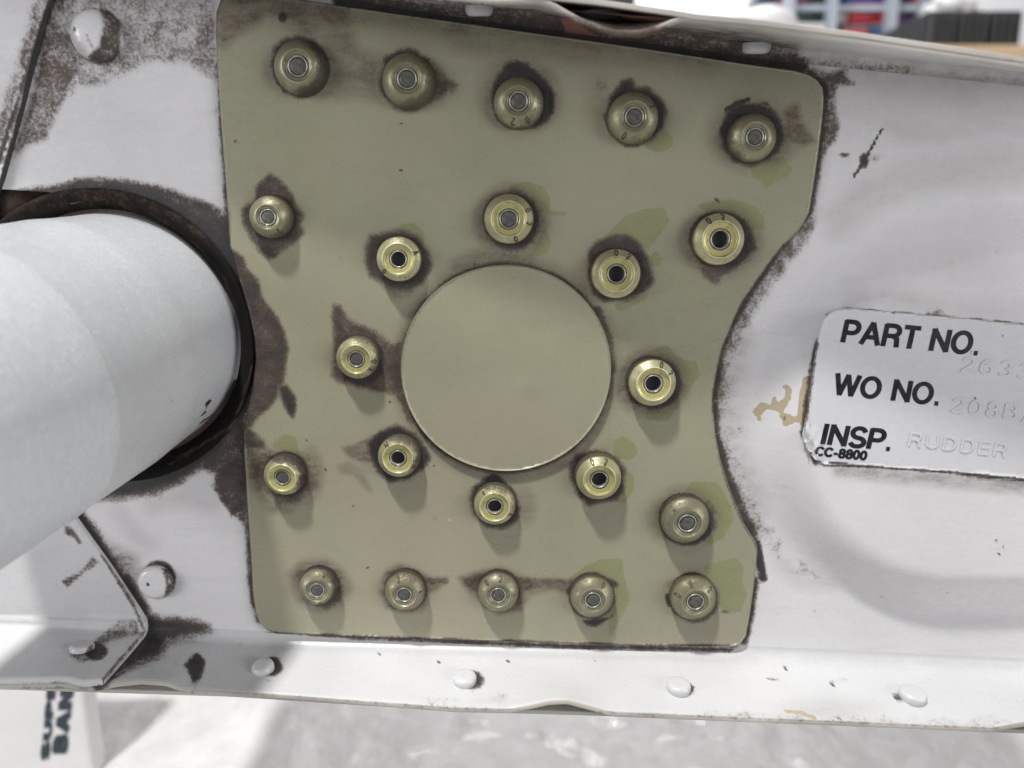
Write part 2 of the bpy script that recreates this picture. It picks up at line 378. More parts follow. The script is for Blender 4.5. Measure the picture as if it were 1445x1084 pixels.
web_dirt_shade = [('line', 0, 'X', [(480, 0), (500, 4), (1000, 76), (1130, 93)], 7, 9, .92), 
 ('poly', 0, 'A', [(262, -40), (1115, -40), (1118, 440), (1075, 420), (960, 345), (800, 325), (650, 385), (560, 440), (400, 455), (310, 560), (240, 715), (120, 785), (40, 860), (-10, 960), (60, 720), (150, 500)], 17, .47),
 ('poly', 0, 'A', [(262, -40), (420, -40), (380, 150), (420, 330), (360, 470), (240, 720), (60, 800), (0, 900), (60, 720), (150, 480)], 16, .60),
 ('poly', 0, 'A', [(960, 60), (1112, 20), (1118, 430), (1060, 380), (980, 330)], 18, .58),
 ('line', 0, 'A', [(270, 0), (100, 520), (0, 860)], 2, 9, .95),  # upper doubler edge: grime plus its shadow painted in
 ('ell', 0, 'A', (510, 190), 122, 150, 12, .95),  # around the upper rivet: grime plus a painted shadow crescent
 ('poly', 0, 'A', [(-40, 985), (150, 955), (330, 935), (400, 905), (520, 900), (700, 920), (900, 965), (1000, 1010), (1135, 1062), (1160, 1300), (400, 1300), (-40, 1000)], 14, .86),
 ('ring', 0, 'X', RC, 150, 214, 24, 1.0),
 ('poly', 0, 'X', [(322, 240), (326, 300), (300, 300), (262, 318), (300, 360), (340, 400), (350, 300)], 16, .88),
 ('line', 0, 'X', [(309, 90), (316, 220), (324, 340)], 1, 8, .80),
 ('poly', 0, 'I', [(740, 545), (960, 505), (1090, 545), (1080, 610), (1160, 680), (1215, 780), (1262, 830), (1275, 400), (1250, 240), (900, 440)], 11, .78),
 ('poly', 0, 'I', [(1060, 590), (1130, 600), (1230, 720), (1180, 760), (1100, 640)], 8, .8),
 ('line', 0, 'X', [(344, 660), (352, 760), (357, 840), (366, 875)], 2, 9, .72),
 ('line', 0, 'I', [(380, 720), (500, 900), (640, 1130)], 3, 16, .95),  # lower doubler's edge shadow painted as a dark line, with grime
 ('poly', 1, 'I', [(430, 770), (560, 900), (700, 960), (690, 1060), (600, 1060)], 22, .75),
 ('line', 1, 'I', [(610, 740), (700, 860), (760, 900)], 4, 16, .18), ('line', 1, 'I', [(780, 700), (960, 660), (1080, 690)], 4, 18, .16),
 ('ell', 0, 'M', (808, 122), 90, 98, 8, .95), ('line', 0, 'M', [(640, 120), (740, 290)], 3, 12, .9),  # rivet grime, then the painted doubler edge shadow continues
 ('poly', 0, 'M', [(690, 260), (760, 290), (830, 305), (950, 325), (1080, 345), (1080, 400), (960, 430), (700, 430)], 22, .9),
 # right of the plate
 ('poly', 0, 'D', [(380, 310), (480, 295), (560, 330), (640, 290), (660, 310), (640, 350), (720, 395), (600, 405), (585, 480), (605, 560), (590, 640), (535, 720), (510, 800), (480, 880), (455, 960), (400, 1050), (440, 900), (480, 500), (470, 380)], 12, .62),
 ('line', 0, 'D', [(470, 340), (525, 400), (528, 480), (505, 640), (480, 840), (455, 970), (400, 1030)], 4, 10, .85),
 ('line', 0, 'D', [(795, 590), (740, 690), (715, 735), (665, 810)], .8, 2.2, .95), ('ell', 0, 'D', (712, 735), 22, 34, 6, .95), ('ell', 0, 'D', (620, 710), 28, 12, 6, .8), ('ell', 0, 'D', (765, 725), 36, 24, 12, .5),
 ('poly', 1, 'D', [(560, 250), (1445, 360), (1445, 430), (1260, 420), (1200, 470), (1000, 440), (840, 420), (700, 390)], 34, .20),
 ('poly', 1, 'D', [(820, 570), (1040, 600), (1180, 610), (1060, 660), (880, 640)], 30, .22), ('line', 1, 'D', [(600, 1010), (740, 890), (900, 830), (1150, 780), (1400, 770)], 12, 30, .24),
 ('poly', 0, 'H', [(560, 200), (700, 110), (900, 40), (880, 20), (740, 80), (560, 170)], 26, .36),
 ('line', 0, 'H', [(450, 170), (330, 310), (205, 500), (110, 660), (60, 780), (20, 1000)], 3, 12, .88),
 ('line', 0, 'H', [(450, 200), (400, 290), (270, 450), (180, 580), (110, 720), (55, 830), (30, 1040)], 8, 20, .55),
 ('line', 0, 'L', [(20, 500), (30, 640), (90, 830), (130, 930), (200, 1080)], 4, 11, .85), ('line', 0, 'L', [(60, 640), (110, 830), (150, 930), (260, 1090)], 5, 22, .46),
 ('line', 1, 'L', [(100, 200), (50, 420), (60, 700), (160, 960)], 16, 30, .40), ('ell', 0, 'L', (145, 600), 16, 32, 8, .55),
 ('poly', 1, 'H', [(640, 520), (900, 490), (1100, 560), (1440, 600), (1440, 670), (1000, 630), (640, 600)], 34, .22), ('ell', 0, 'H', (1040, 620), 40, 14, 10, .5), ('ell', 1, 'H', (1100, 400), 220, 60, 40, .20),
 ('poly', 3, 'L', [(200, 525), (235, 478), (290, 492), (292, 450), (305, 448), (312, 480), (345, 465), (350, 420), (335, 405), (360, 395), (385, 425), (365, 490), (335, 525), (395, 545), (420, 560), (360, 592), (335, 590), (340, 570), (315, 520), (262, 512), (240, 540), (240, 590), (225, 560)], 3, 1.0),
 ('line', 3, 'L', [(450, 380), (435, 450), (425, 560)], 4, 5, .9),
 ('line', 0, 'L', [(500, 200), (470, 330), (440, 560), (430, 620), (490, 760)], 1.5, 6, .8), ('line', 0, 'L', [(540, 80), (620, 50), (900, 75), (1180, 95), (1460, 122)], .3, 4, .75),
 ('ell', 0, 'L', (1040, 70), 60, 22, 10, .5), ('line', 0, 'L', [(520, 765), (800, 778), (1050, 797), (1445, 840)], .8, 4, .85), ('line', 1, 'L', [(600, 790), (900, 820), (1445, 870)], 4, 12, .5),
 ('line', 0, 'Q', [(150, 0), (215, 90), (228, 170), (242, 240)], 3, 6, 1.0), ('line', 0, 'Q', [(200, 260), (180, 400), (150, 520)], 4, 9, .8), ('line', 0, 'Q', [(240, 20), (300, 100)], 4, 16, .42),
 ('poly', 0, 'Q', [(400, 140), (470, 200), (560, 270), (500, 265), (440, 240), (380, 200)], 14, .42), ('poly', 1, 'Q', [(260, 60), (360, 150), (560, 280), (400, 280), (300, 200)], 24, .3)]
for x, y, r in ((470, 385, 3), (1276, 75, 6), (1048, 188, 4), (1292, 132, 3), (358, 50, 3)): web_dirt_shade.append(('ell', 0, 'Q', (x, y), r, r, 2, 1.0))

def notch():
    c = [(RC[0]+198*math.cos(math.radians(a)), RC[1]+198*math.sin(math.radians(a))) for a in range(-105, 91, 3)]
    return [(-160, 262), (0, 267), (70, 271)] + c + [(-160, 690)]
top_line = [(x, ip(YT, x)) for x in range(-160, 1621, 40)]; bot_line = [(x, ip(YB, x)) for x in range(1620, -161, -40)]
outline_web = top_line + bot_line + notch()[::-1]
def place_web(px, py):
    p = P(px, py)
    for _ in range(3):
        b = bead(p.x, p.z)
        if b <= 0: break
        p = P(px, py, -b)
    return p
web = sheet("web", outline_web, 4.0, lambda px, py: place_web(px, py), 0, M_white, rud, web_dirt_shade)
tag(web, "white painted web sheet streaked with brown grime")

# --- recess seen between the notch and the tube, and seal ring
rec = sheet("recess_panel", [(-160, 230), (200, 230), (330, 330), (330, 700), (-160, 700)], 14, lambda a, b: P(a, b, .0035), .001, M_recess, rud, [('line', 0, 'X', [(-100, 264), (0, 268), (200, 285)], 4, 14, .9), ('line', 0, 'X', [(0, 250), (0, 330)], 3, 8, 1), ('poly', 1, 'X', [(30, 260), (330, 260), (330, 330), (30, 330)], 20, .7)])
ppx = (P(RC[0]+1, RC[1])-P(RC[0]-1, RC[1])).length/2
sv, sf = lathe([(181*ppx, -.003), (184*ppx, -.0014), (188*ppx, -.0004), (192*ppx, .0002), (196*ppx, .0006), (201*ppx, .0009), (205.5*ppx, .0009), (208.5*ppx, .0005), (210*ppx, -.003)], 96)
rot_y = Matrix.Rotation(math.radians(90), 4, 'X')                     # local +Z -> world -Y
ctr = P(*RC); seal = part("seal_ring", [Matrix.Translation(ctr)@(rot_y@Vector(p)) for p in sv], sf, M_rubber, rud); set_mask(seal.data, [('poly', 0, 'X', [(-100, 230), (160, 240), (300, 310), (330, 380), (260, 350), (150, 300), (-60, 330)], 40, .34), ('ring', 0, 'X', RC, 150, 186, 6, .36), ('line', 0, 'X', [(240, 655), (330, 600), (355, 520)], 1, 3, .6)])

# --- tube
axis = -ray(945, 158).normalized()                                    # from the web towards the viewer's left
tube_dirt = [('line', 0, 'I', [(1062, 130), (1062, 180), (1045, 230), (1032, 272), (1025, 300), (1003, 332)], .5, 3.5, .62), ('line', 0, 'I', [(1180, 0), (1195, 100)], 2, 5, .5)]
for q in ((1062, 130, 9), (1060, 178, 11), (1045, 228, 10), (1032, 270, 9), (1030, 298, 7), (1003, 332, 10), (884, 150, 4), (885, 165, 4), (823, 215, 4), (853, 260, 6), (800, 300, 4), (796, 348, 5), (715, 425, 5), (435, 382, 5), (1117, 200, 5), (825, 100, 3)): tube_dirt.append(('ell', 0, 'I', q[:2], q[2], q[2]*1.1, 1.5, 1.0))
for a, b in (((560, 412), (606, 437)), ((608, 470), (610, 575)), ((585, 410), (660, 400)), ((690, 640), (700, 665)), ((1010, 600), (1035, 610))): tube_dirt.append(('line', 0, 'E', [a, b], .3, 1.4, .62))
tube_dirt.append(('poly', 0, 'E', [(1165, 960), (1215, 880), (1240, 1000), (1180, 1040), (1150, 1010)], 5, .9)); tube_dirt.append(('line', 0, 'E', [(560, 155), (760, 200), (1000, 350), (1130, 560), (1215, 790)], 1.5, 5, .8))
tp = []; TR = 178*ppx
for s, dr in ((-12, -.9), (0, -.75), (3, -.55), (6, -.4), (8.6, -.24), (10, -.1), (11.5, 0), (13, 0)): tp.append((TR+dr*MM, s*MM))
tp += [(TR*(1+.00*k), (13+k*5)*MM) for k in range(1, 48)]
tv, tf = lathe(tp, 160); tq = axis.to_track_quat('Z', 'Y').to_matrix().to_4x4(); tv = [Matrix.Translation(ctr)@(tq@Vector(p)) for p in tv]
tube = part("torque_tube", tv, tf, M_tube, rud); set_mask(tube.data, tube_dirt); tag(tube, "thick glossy white painted tube passing out through the rib")
SL = [(TR-.0002, .0318), (TR+.00008, .0324), (TR+.0002, .0334), (TR+.00025, .0348), (TR+.00025, .036)]+[(TR+.00025, .036+.005*k) for k in range(1, 42)]
v_, f_ = lathe(SL, 160); sleeve = part("textured_lit_sleeve", [Matrix.Translation(ctr)@(tq@Vector(p)) for p in v_], f_, tube_mat("rough_lit_tube_paint", (.50, .515, .54), 2.4), tube); set_mask(sleeve.data, [('ell', 0, 'E', (185, 405), 8, 6, 2, .5)])  # rough outer length; its paler colour also paints in the lit zone
tiv, tif = lathe([(TR-2*MM, -.012), (TR-2*MM, .26), (TR, .26)], 64); part("tube_lining", [Matrix.Translation(ctr)@(tq@Vector(p)) for p in tiv], tif, M_recess, tube); set_mask(bpy.data.objects["tube_lining"].data, [])

# --- flanges: loft from the bend to the traced free edge
LOW_EDGE = [(-160, 962), (0, 966), (95, 965), (118, 970), (140, 968), (165, 963), (200, 959), (235, 962), (262, 972), (320, 976), (370, 978), (640, 998), (720, 1000), (745, 995), (775, 988), (800, 987), (830, 995), (860, 1004), (1000, 1010), (1250, 1020), (1400, 1027), (1425, 1022), (1460, 1016), (1500, 1018), (1540, 1030), (1650, 1034)]
LOW_SKIN = [(-160, 969), (0, 973), (320, 983), (640, 1004), (860, 1011), (1250, 1027), (1650, 1044)]
TOP_EDGE = [(-200, -108), (500, -12), (575, 0), (700, 8), (760, 6), (780, 12), (800, 24), (822, 36), (849, 47), (871, 53), (899, 53), (927, 46), (949, 36), (966, 30), (996, 33), (1050, 41), (1200, 62), (1300, 77), (1445, 99), (1650, 130)]
TOP_SKIN = [(-200, -122), (500, -22), (575, -12), (700, -5), (775, 1), (844, 8), (899, 16), (954, 24), (982, 29), (1050, 35), (1200, 53), (1300, 68), (1445, 90), (1650, 120)]
DL = .0175
def DTf(x): return max(.0150, min(.030, .0205+.09*x))
def edge_fn(line, y):
    q = []
    for a, b in line:
        p = P(a, b, 0)
        for _ in range(12): p = P(a, b, -y(p.x) if callable(y) else y)
        q.append(p)
    xs = [p.x for p in q]; zs = [p.z for p in q]; return lambda x: float(np.interp(x, xs, zs))
zL, zT = edge_fn(LOW_EDGE, -DL), edge_fn(TOP_EDGE, DTf)
zBb, zBt = edge_fn(YB, 0), edge_fn(YT, 0)
zLs, zTs = edge_fn(LOW_SKIN, -DL), edge_fn(TOP_SKIN, DTf)
RB = .0025; RT = .0022
def section(x, s, low=True):
    """point and normal on the inner face; s in 0..1: web strip, bend, flange (unevenly spaced)"""
    sg = -1 if low else 1; Rr = RB if low else RT; zb = (zBb if low else zBt)(x); ze = (zL if low else zT)(x); D = DL if low else DTf(x)
    if s < .05: return Vector((x, .00004, zb-sg*.0012)), Vector((0, -1, 0))
    if s < .35:
        a = (s-.05)/.30*math.pi/2
        return Vector((x, -Rr*(1-math.cos(a)), zb+sg*Rr*math.sin(a))), Vector((0, -math.cos(a), -sg*math.sin(a)))
    t = (s-.35)/.65; z0 = zb+sg*Rr; y0 = -Rr; e = t*t if abs(ze-z0) > 0 else t
    straight = edge_fn_l[low](x)
    z = z0+(straight-z0)*t+(ze-straight)*max(0, (t-.15)/.85)**1.6
    sl = (straight-z0)/(D-Rr); nz = Vector((0, -sl, 1)).normalized() if low else Vector((0, -sl, -1)).normalized()
    return Vector((x, y0-(D-Rr)*t, z)), nz
edge_fn_l = {True: edge_fn([(-160, 962), (0, 966), (320, 976), (640, 998), (860, 1004), (1000, 1010), (1400, 1027), (1650, 1034)], -DL), False: edge_fn([(-200, -108), (500, -12), (575, 0), (700, 8), (996, 33), (1445, 99), (1650, 130)], DTf)}
low_dirt = [('poly', 1, 'X', [(380, 900), (700, 908), (1050, 918), (1445, 935), (1445, 948), (1000, 932), (380, 914)], 12, .16), ('poly', 0, 'X', [(560, 975), (640, 985), (760, 985), (700, 996), (600, 992)], 14, .36), ('poly', 0, 'X', [(980, 1000), (1200, 1006), (1440, 1016), (1440, 1026), (1000, 1012)], 12, .33), ('ell', 0, 'X', (1090, 958), 10, 3, 3, .6), ('ell', 0, 'X', (620, 935), 4, 3, 2, .8), ('ell', 0, 'X', (718, 933), 3, 3, 2, .9), ('ell', 0, 'X', (535, 922), 3, 2, 2, .9), ('ell', 0, 'X', (1174, 965), 3, 3, 2, .9), ('ell', 0, 'X', (1310, 957), 3, 2, 2, .9), 
 ('poly', 0, 'M', [(700, 270), (830, 300), (950, 330), (1080, 345), (1090, 400), (960, 430), (860, 450), (840, 500), (740, 545), (600, 625), (505, 665), (560, 590), (640, 510), (735, 420)], 26, .95),
 ('line', 0, 'M', [(745, 400), (640, 520), (505, 665)], 4, 12, .9), ('poly', 0, 'M', [(720, 270), (830, 320), (850, 430), (800, 520), (700, 500), (740, 400)], 10, .95),
 ('poly', 0, 'M', [(1000, 490), (1050, 530), (1030, 620), (985, 668), (965, 600), (935, 560), (970, 520)], 8, 1.0),
 ('ell', 0, 'M', (1392, 560), 42, 46, 6, .95), ('line', 0, 'X', [(366, 874), (374, 888), (500, 899), (640, 905), (800, 912), (1030, 917), (1056, 900)], 2, 4, .8),
 ('ell', 0, 'N', (1150, 690), 52, 42, 7, .95), ('ell', 0, 'N', (258, 635), 52, 38, 7, 1.0), ('ell', 0, 'O', (1000, 732), 36, 34, 7, .9), ('ell', 0, 'Q', (850, 765), 30, 26, 5, .7),
 ('ell', 0, 'N', (1290, 790), 120, 22, 16, .34), ('ell', 0, 'O', (180, 770), 120, 22, 18, .36), ('line', 0, 'Q', [(330, 632), (352, 648)], .6, 2, .95), ('poly', 0, 'Q', [(530, 690), (630, 680), (610, 705), (540, 705)], 7, .5), ('line', 3, 'Q', [(340, 835), (420, 840), (470, 858), (480, 868)], 1.2, 3, .9),
 ('ell', 0, 'Q', (1240, 860), 60, 22, 12, .38), ('line', 0, 'X', [(-60, 968), (320, 978), (640, 1000), (860, 1006), (1445, 1030)], 1, 5, .42), ('ell', 1, 'Q', (560, 820), 180, 40, 20, .2)]
top_dirt = [('poly', 3, 'C', [(515, 95), (560, 95), (700, 185), (760, 205), (600, 195), (535, 165)], 4, .9), ('line', 3, 'C', [(900, 192), (1040, 150)], 2, 5, .55), ('poly', 1, 'X', [(300, -60), (575, 2), (760, 8), (840, 46), (960, 34), (1050, 42), (1130, 60), (1130, 100), (1000, 90), (500, 20), (300, -10)], 14, .95), ('poly', 0, 'X', [(480, -6), (600, 8), (760, 26), (800, 36), (860, 60), (1040, 66), (1040, 95), (480, 20)], 12, .5), ('line', 0, 'X', [(480, 0), (700, 28), (1000, 70), (1130, 92)], 8, 16, .72), ('line', 0, 'X', [(520, 0), (1000, 62), (1100, 78)], 14, 8, .56), ('line', 0, 'X', [(1130, 92), (1280, 100)], 4, 20, .45), ('line', 1, 'X', [(1150, 92), (1445, 122)], 10, 20, .45), ('line', 0, 'X', [(480, 2), (520, 8)], 6, 8, .95)]
def flange(name, low, mat, shapes, thick):
    xs = np.arange(-.135, .1361, .0009); ss = [0, .05]+[.05+.3*i/7 for i in range(1, 8)]+[.35+.65*i/16 for i in range(1, 17)]
    v = []; f = []; n = len(ss)
    for x in xs:
        for s in ss: v.append(section(x, s, low)[0])
        p, q = section(x, 1, low); o = -q*thick
        v += [p+Vector((0, -.00012, 0))+o*.15, p+Vector((0, -.00012, 0))+o*.85, p+o, section(x, .5, low)[0]+o]
    m = n+4
    for i in range(len(xs)-1):
        for j in range(m-1):
            a = i*m+j; b = (i+1)*m+j; f.append((a, b, b+1, a+1) if not low else (a, a+1, b+1, b))
    me = mesh(name, v, f); set_mask(me, shapes); o = link(name, me, mat, rud); me.materials.append(M_edge)
    for k, pl in enumerate(me.polygons):
        if (k % (m-1)) >= n-1: pl.material_index = 1
    return o
lowf = flange("lower_flange", True, M_flange, low_dirt, .0010); topf = flange("upper_flange", False, M_top, top_dirt, .0010)
tag(lowf, "bright white lower flange with wavy free edge"); tag(topf, "grimy upper flange dipping in one wavy joggle")

# --- skins outside the flanges (their front edges show along the joggles)
def skin(name, low, zf, zb, dep, mat):
    xs = np.arange(-.14, .1401, .002); v = []; f = []
    sg = -1 if low else 1; t = sg*.0009; off = (RB if low else RT)+.0011
    for x in xs:
        y1 = -dep(x); z = zf(x); z0 = zb(x)+sg*off; zr = z0+(z0-z)*(.15/-y1)*.5
        v += [(x, .15, zr), (x, 0, z0), (x, y1+.0001, z), (x, y1, z+t*.15), (x, y1, z+t*.85), (x, y1+.0001, z+t), (x, 0, z0+t), (x, .15, zr+t)]
    for i in range(len(xs)-1):
        for j in range(8):
            a = i*8+j; b = (i+1)*8+j; a2 = i*8+(j+1) % 8; b2 = (i+1)*8+(j+1) % 8; f.append((a, b, b2, a2) if low else (a, a2, b2, b))
    o = part(name, v, f, mat, rud, False); set_mask(o.data, [('line', 0, 'X', [(500, -12), (1445, 92)], 4, 10, .35)]); return o
ts = skin("upper_skin", False, zTs, zBt, lambda x: DTf(x)+.0004, M_edge)
skin("lower_skin", True, zLs, zBb, lambda x: DL-.0012, M_edge)
# dark red primer pocket behind the joggle
def pocket(x, t):
    z0 = zBt(x)+RT; D = DTf(x); return Vector((x, -RT-(D-RT-.0006)*t, z0+(edge_fn_l[False](x)-z0)*t-.0002+.0006*t))
jx = [P(a, 30, -.022).x for a in (778, 975)]; ts_ = (.45, .7, .85, 1.0)
part("primed_strip", [pocket(x, t) for t in ts_ for x in np.linspace(jx[0], jx[1], 16)], [(r*16+i, r*16+i+1, r*16+i+17, r*16+i+16) for r in range(3) for i in range(15)], M_red, topf)
bm = bmesh.new(); cx_ = P(853, 24, -.022).x; ca = pocket(cx_, .86)
bmesh.ops.create_uvsphere(bm, u_segments=24, v_segments=12, radius=1, matrix=Matrix.Translation(ca)@Matrix.Diagonal((.0042, .0024, .0007, 1)))
bmpart("drain_hole", bm, M_hole, topf)

# --- doublers at the left, lying proud on the web
dbl_dirt_shade = [('line', 0, 'X', [(84, -20), (76, 5), (52, 82), (35, 152), (8, 254), (-12, 306)], 5.5, 4, .97), ('line', 0, 'A', [(262, -20), (90, 520), (-10, 830)], 1.5, 4, .9), ('line', 0, 'A', [(220, -20), (110, 330), (40, 560), (-20, 750)], 5, 20, .50), ('poly', 0, 'A', [(60, 330), (200, 60), (140, 330), (60, 540), (0, 640), (-20, 500)], 22, .40)]  # edge lines hold grime plus painted shadow of the gap
sheet("upper_left_doubler", [(-200, -120), (104, -120), (75, -30), (68, 0), (45, 80), (28, 150), (0, 252), (-20, 306), (-60, 400), (-200, 400)], 4, lambda a, b: P(a, b, -.0015), .0014, M_white, rud, dbl_dirt_shade, bevel=.0002)
def corner(name):
    zt = P(100, 690).z; rows = [('w', t) for t in np.linspace(0, 1, 40)]+[('s', s) for s in np.linspace(.0, 1, 40)]
    xb = [(P(70, 690).x, 0.), ] ; U = 70; v = []; f = []
    th = .0014
    for kind, t in rows:
        if kind == 'w':
            py = 690+(866-690)*t; px = np.interp(py, [690, 735, 800, 880], [76, 105, 152, 205]); xr = P(px, py, -th).x; z = P(px, py, -th).z
            g = lambda x, z=z: (Vector((x, 0, z)), Vector((0, -1, 0)))
        else:
            xr0 = P(203, 878, -th).x; s2 = min(1, t); p0 = section(xr0, s2)[0]
            xe = P(145, 966, -DL).x; xr = xr0+(xe-xr0)*max(0, (s2-.15)/.85); g = lambda x, s2=s2: section(x, s2)
        for k in range(U):
            x = -.135+(xr+.135)*(k/(U-1))**.6; p, q = g(x); v.append(p+q*th)
        p, q = g(xr); v += [p+q*th*.85+Vector((.00018, 0, 0)), p-q*.0002+Vector((.00018, 0, 0))]
    m = U+2
    for i in range(len(rows)-1):
        for j in range(m-1):
            a = i*m+j; f.append((a, a+m, a+m+1, a+1))
    i0 = (len(rows)-1)*m                                              # front thickness at the free edge
    b = len(v)
    for k in range(U): v.append(v[i0+k]+Vector((0, -.0001, -th)))
    for k in range(U-1): f.append((i0+k, b+k, b+k+1, i0+k+1))
    me = mesh(name, v, f)
    set_mask(me, [('poly', 0, 'I', [(325, 800), (360, 795), (425, 890), (400, 900), (380, 870), (330, 850)], 5, .75), ('poly', 0, 'M', [(470, 0), (515, 30), (440, 90), (340, 165), (315, 130), (400, 80)], 6, .68),
      ('poly', 0, 'M', [(600, 320), (700, 315), (720, 400), (640, 430), (540, 450), (480, 540), (400, 548), (340, 510), (480, 430)], 8, .52), ('ell', 0, 'M', (490, 490), 62, 48, 7, .95), ('line', 0, 'M', [(520, 0), (690, 270), (738, 390), (620, 520), (505, 660)], 1, 4, .6), ('line', 0, 'M', [(0, 640), (500, 655)], 1, 6, .5), ('line', 1, 'M', [(0, 300), (380, 320)], 8, 20, .15)])
    return link(name, me, M_flange, rud)
tag(corner("lower_left_doubler"), "white bent doubler overlapping the lower flange")

# --- the olive plate and its central disc
PT = .0013
out_plate = [(318, -40), (314, -5), (306, 18), (305, 48), (311, 150), (318, 235), (322, 290), (326, 350), (338, 392), (352, 440), (360, 478), (362, 507), (358, 545), (348, 590), (344, 612), (346, 650), (350, 715), (354, 770), (358, 840), (362, 865), (368, 880), (377, 889), (390, 894), (475, 897), (618, 902), (760, 906), (905, 911), (1025, 912), (1037, 911), (1046, 906), (1052, 897), (1057, 870), (1062, 835), (1067, 795), (1068, 776), (1066, 766), (1058, 754), (1048, 738), (1037, 712), (1026, 682), (1016, 650), (1009, 615), (1005.5, 580), (1006, 555), (1011, 522), (1018, 494), (1033, 455), (1048, 425), (1066, 398), (1086, 370), (1106, 345), (1124, 328), (1134, 314), (1141, 299), (1147, 262), (1154, 215), (1160, 166), (1162, 138), (1160, 124), (1153, 114), (1142, 107), (1123, 101), (1050, 91), (1000, 83), (900, 68), (844, 60), (700, 40), (500, 12), (420, 0), (330, -14)]
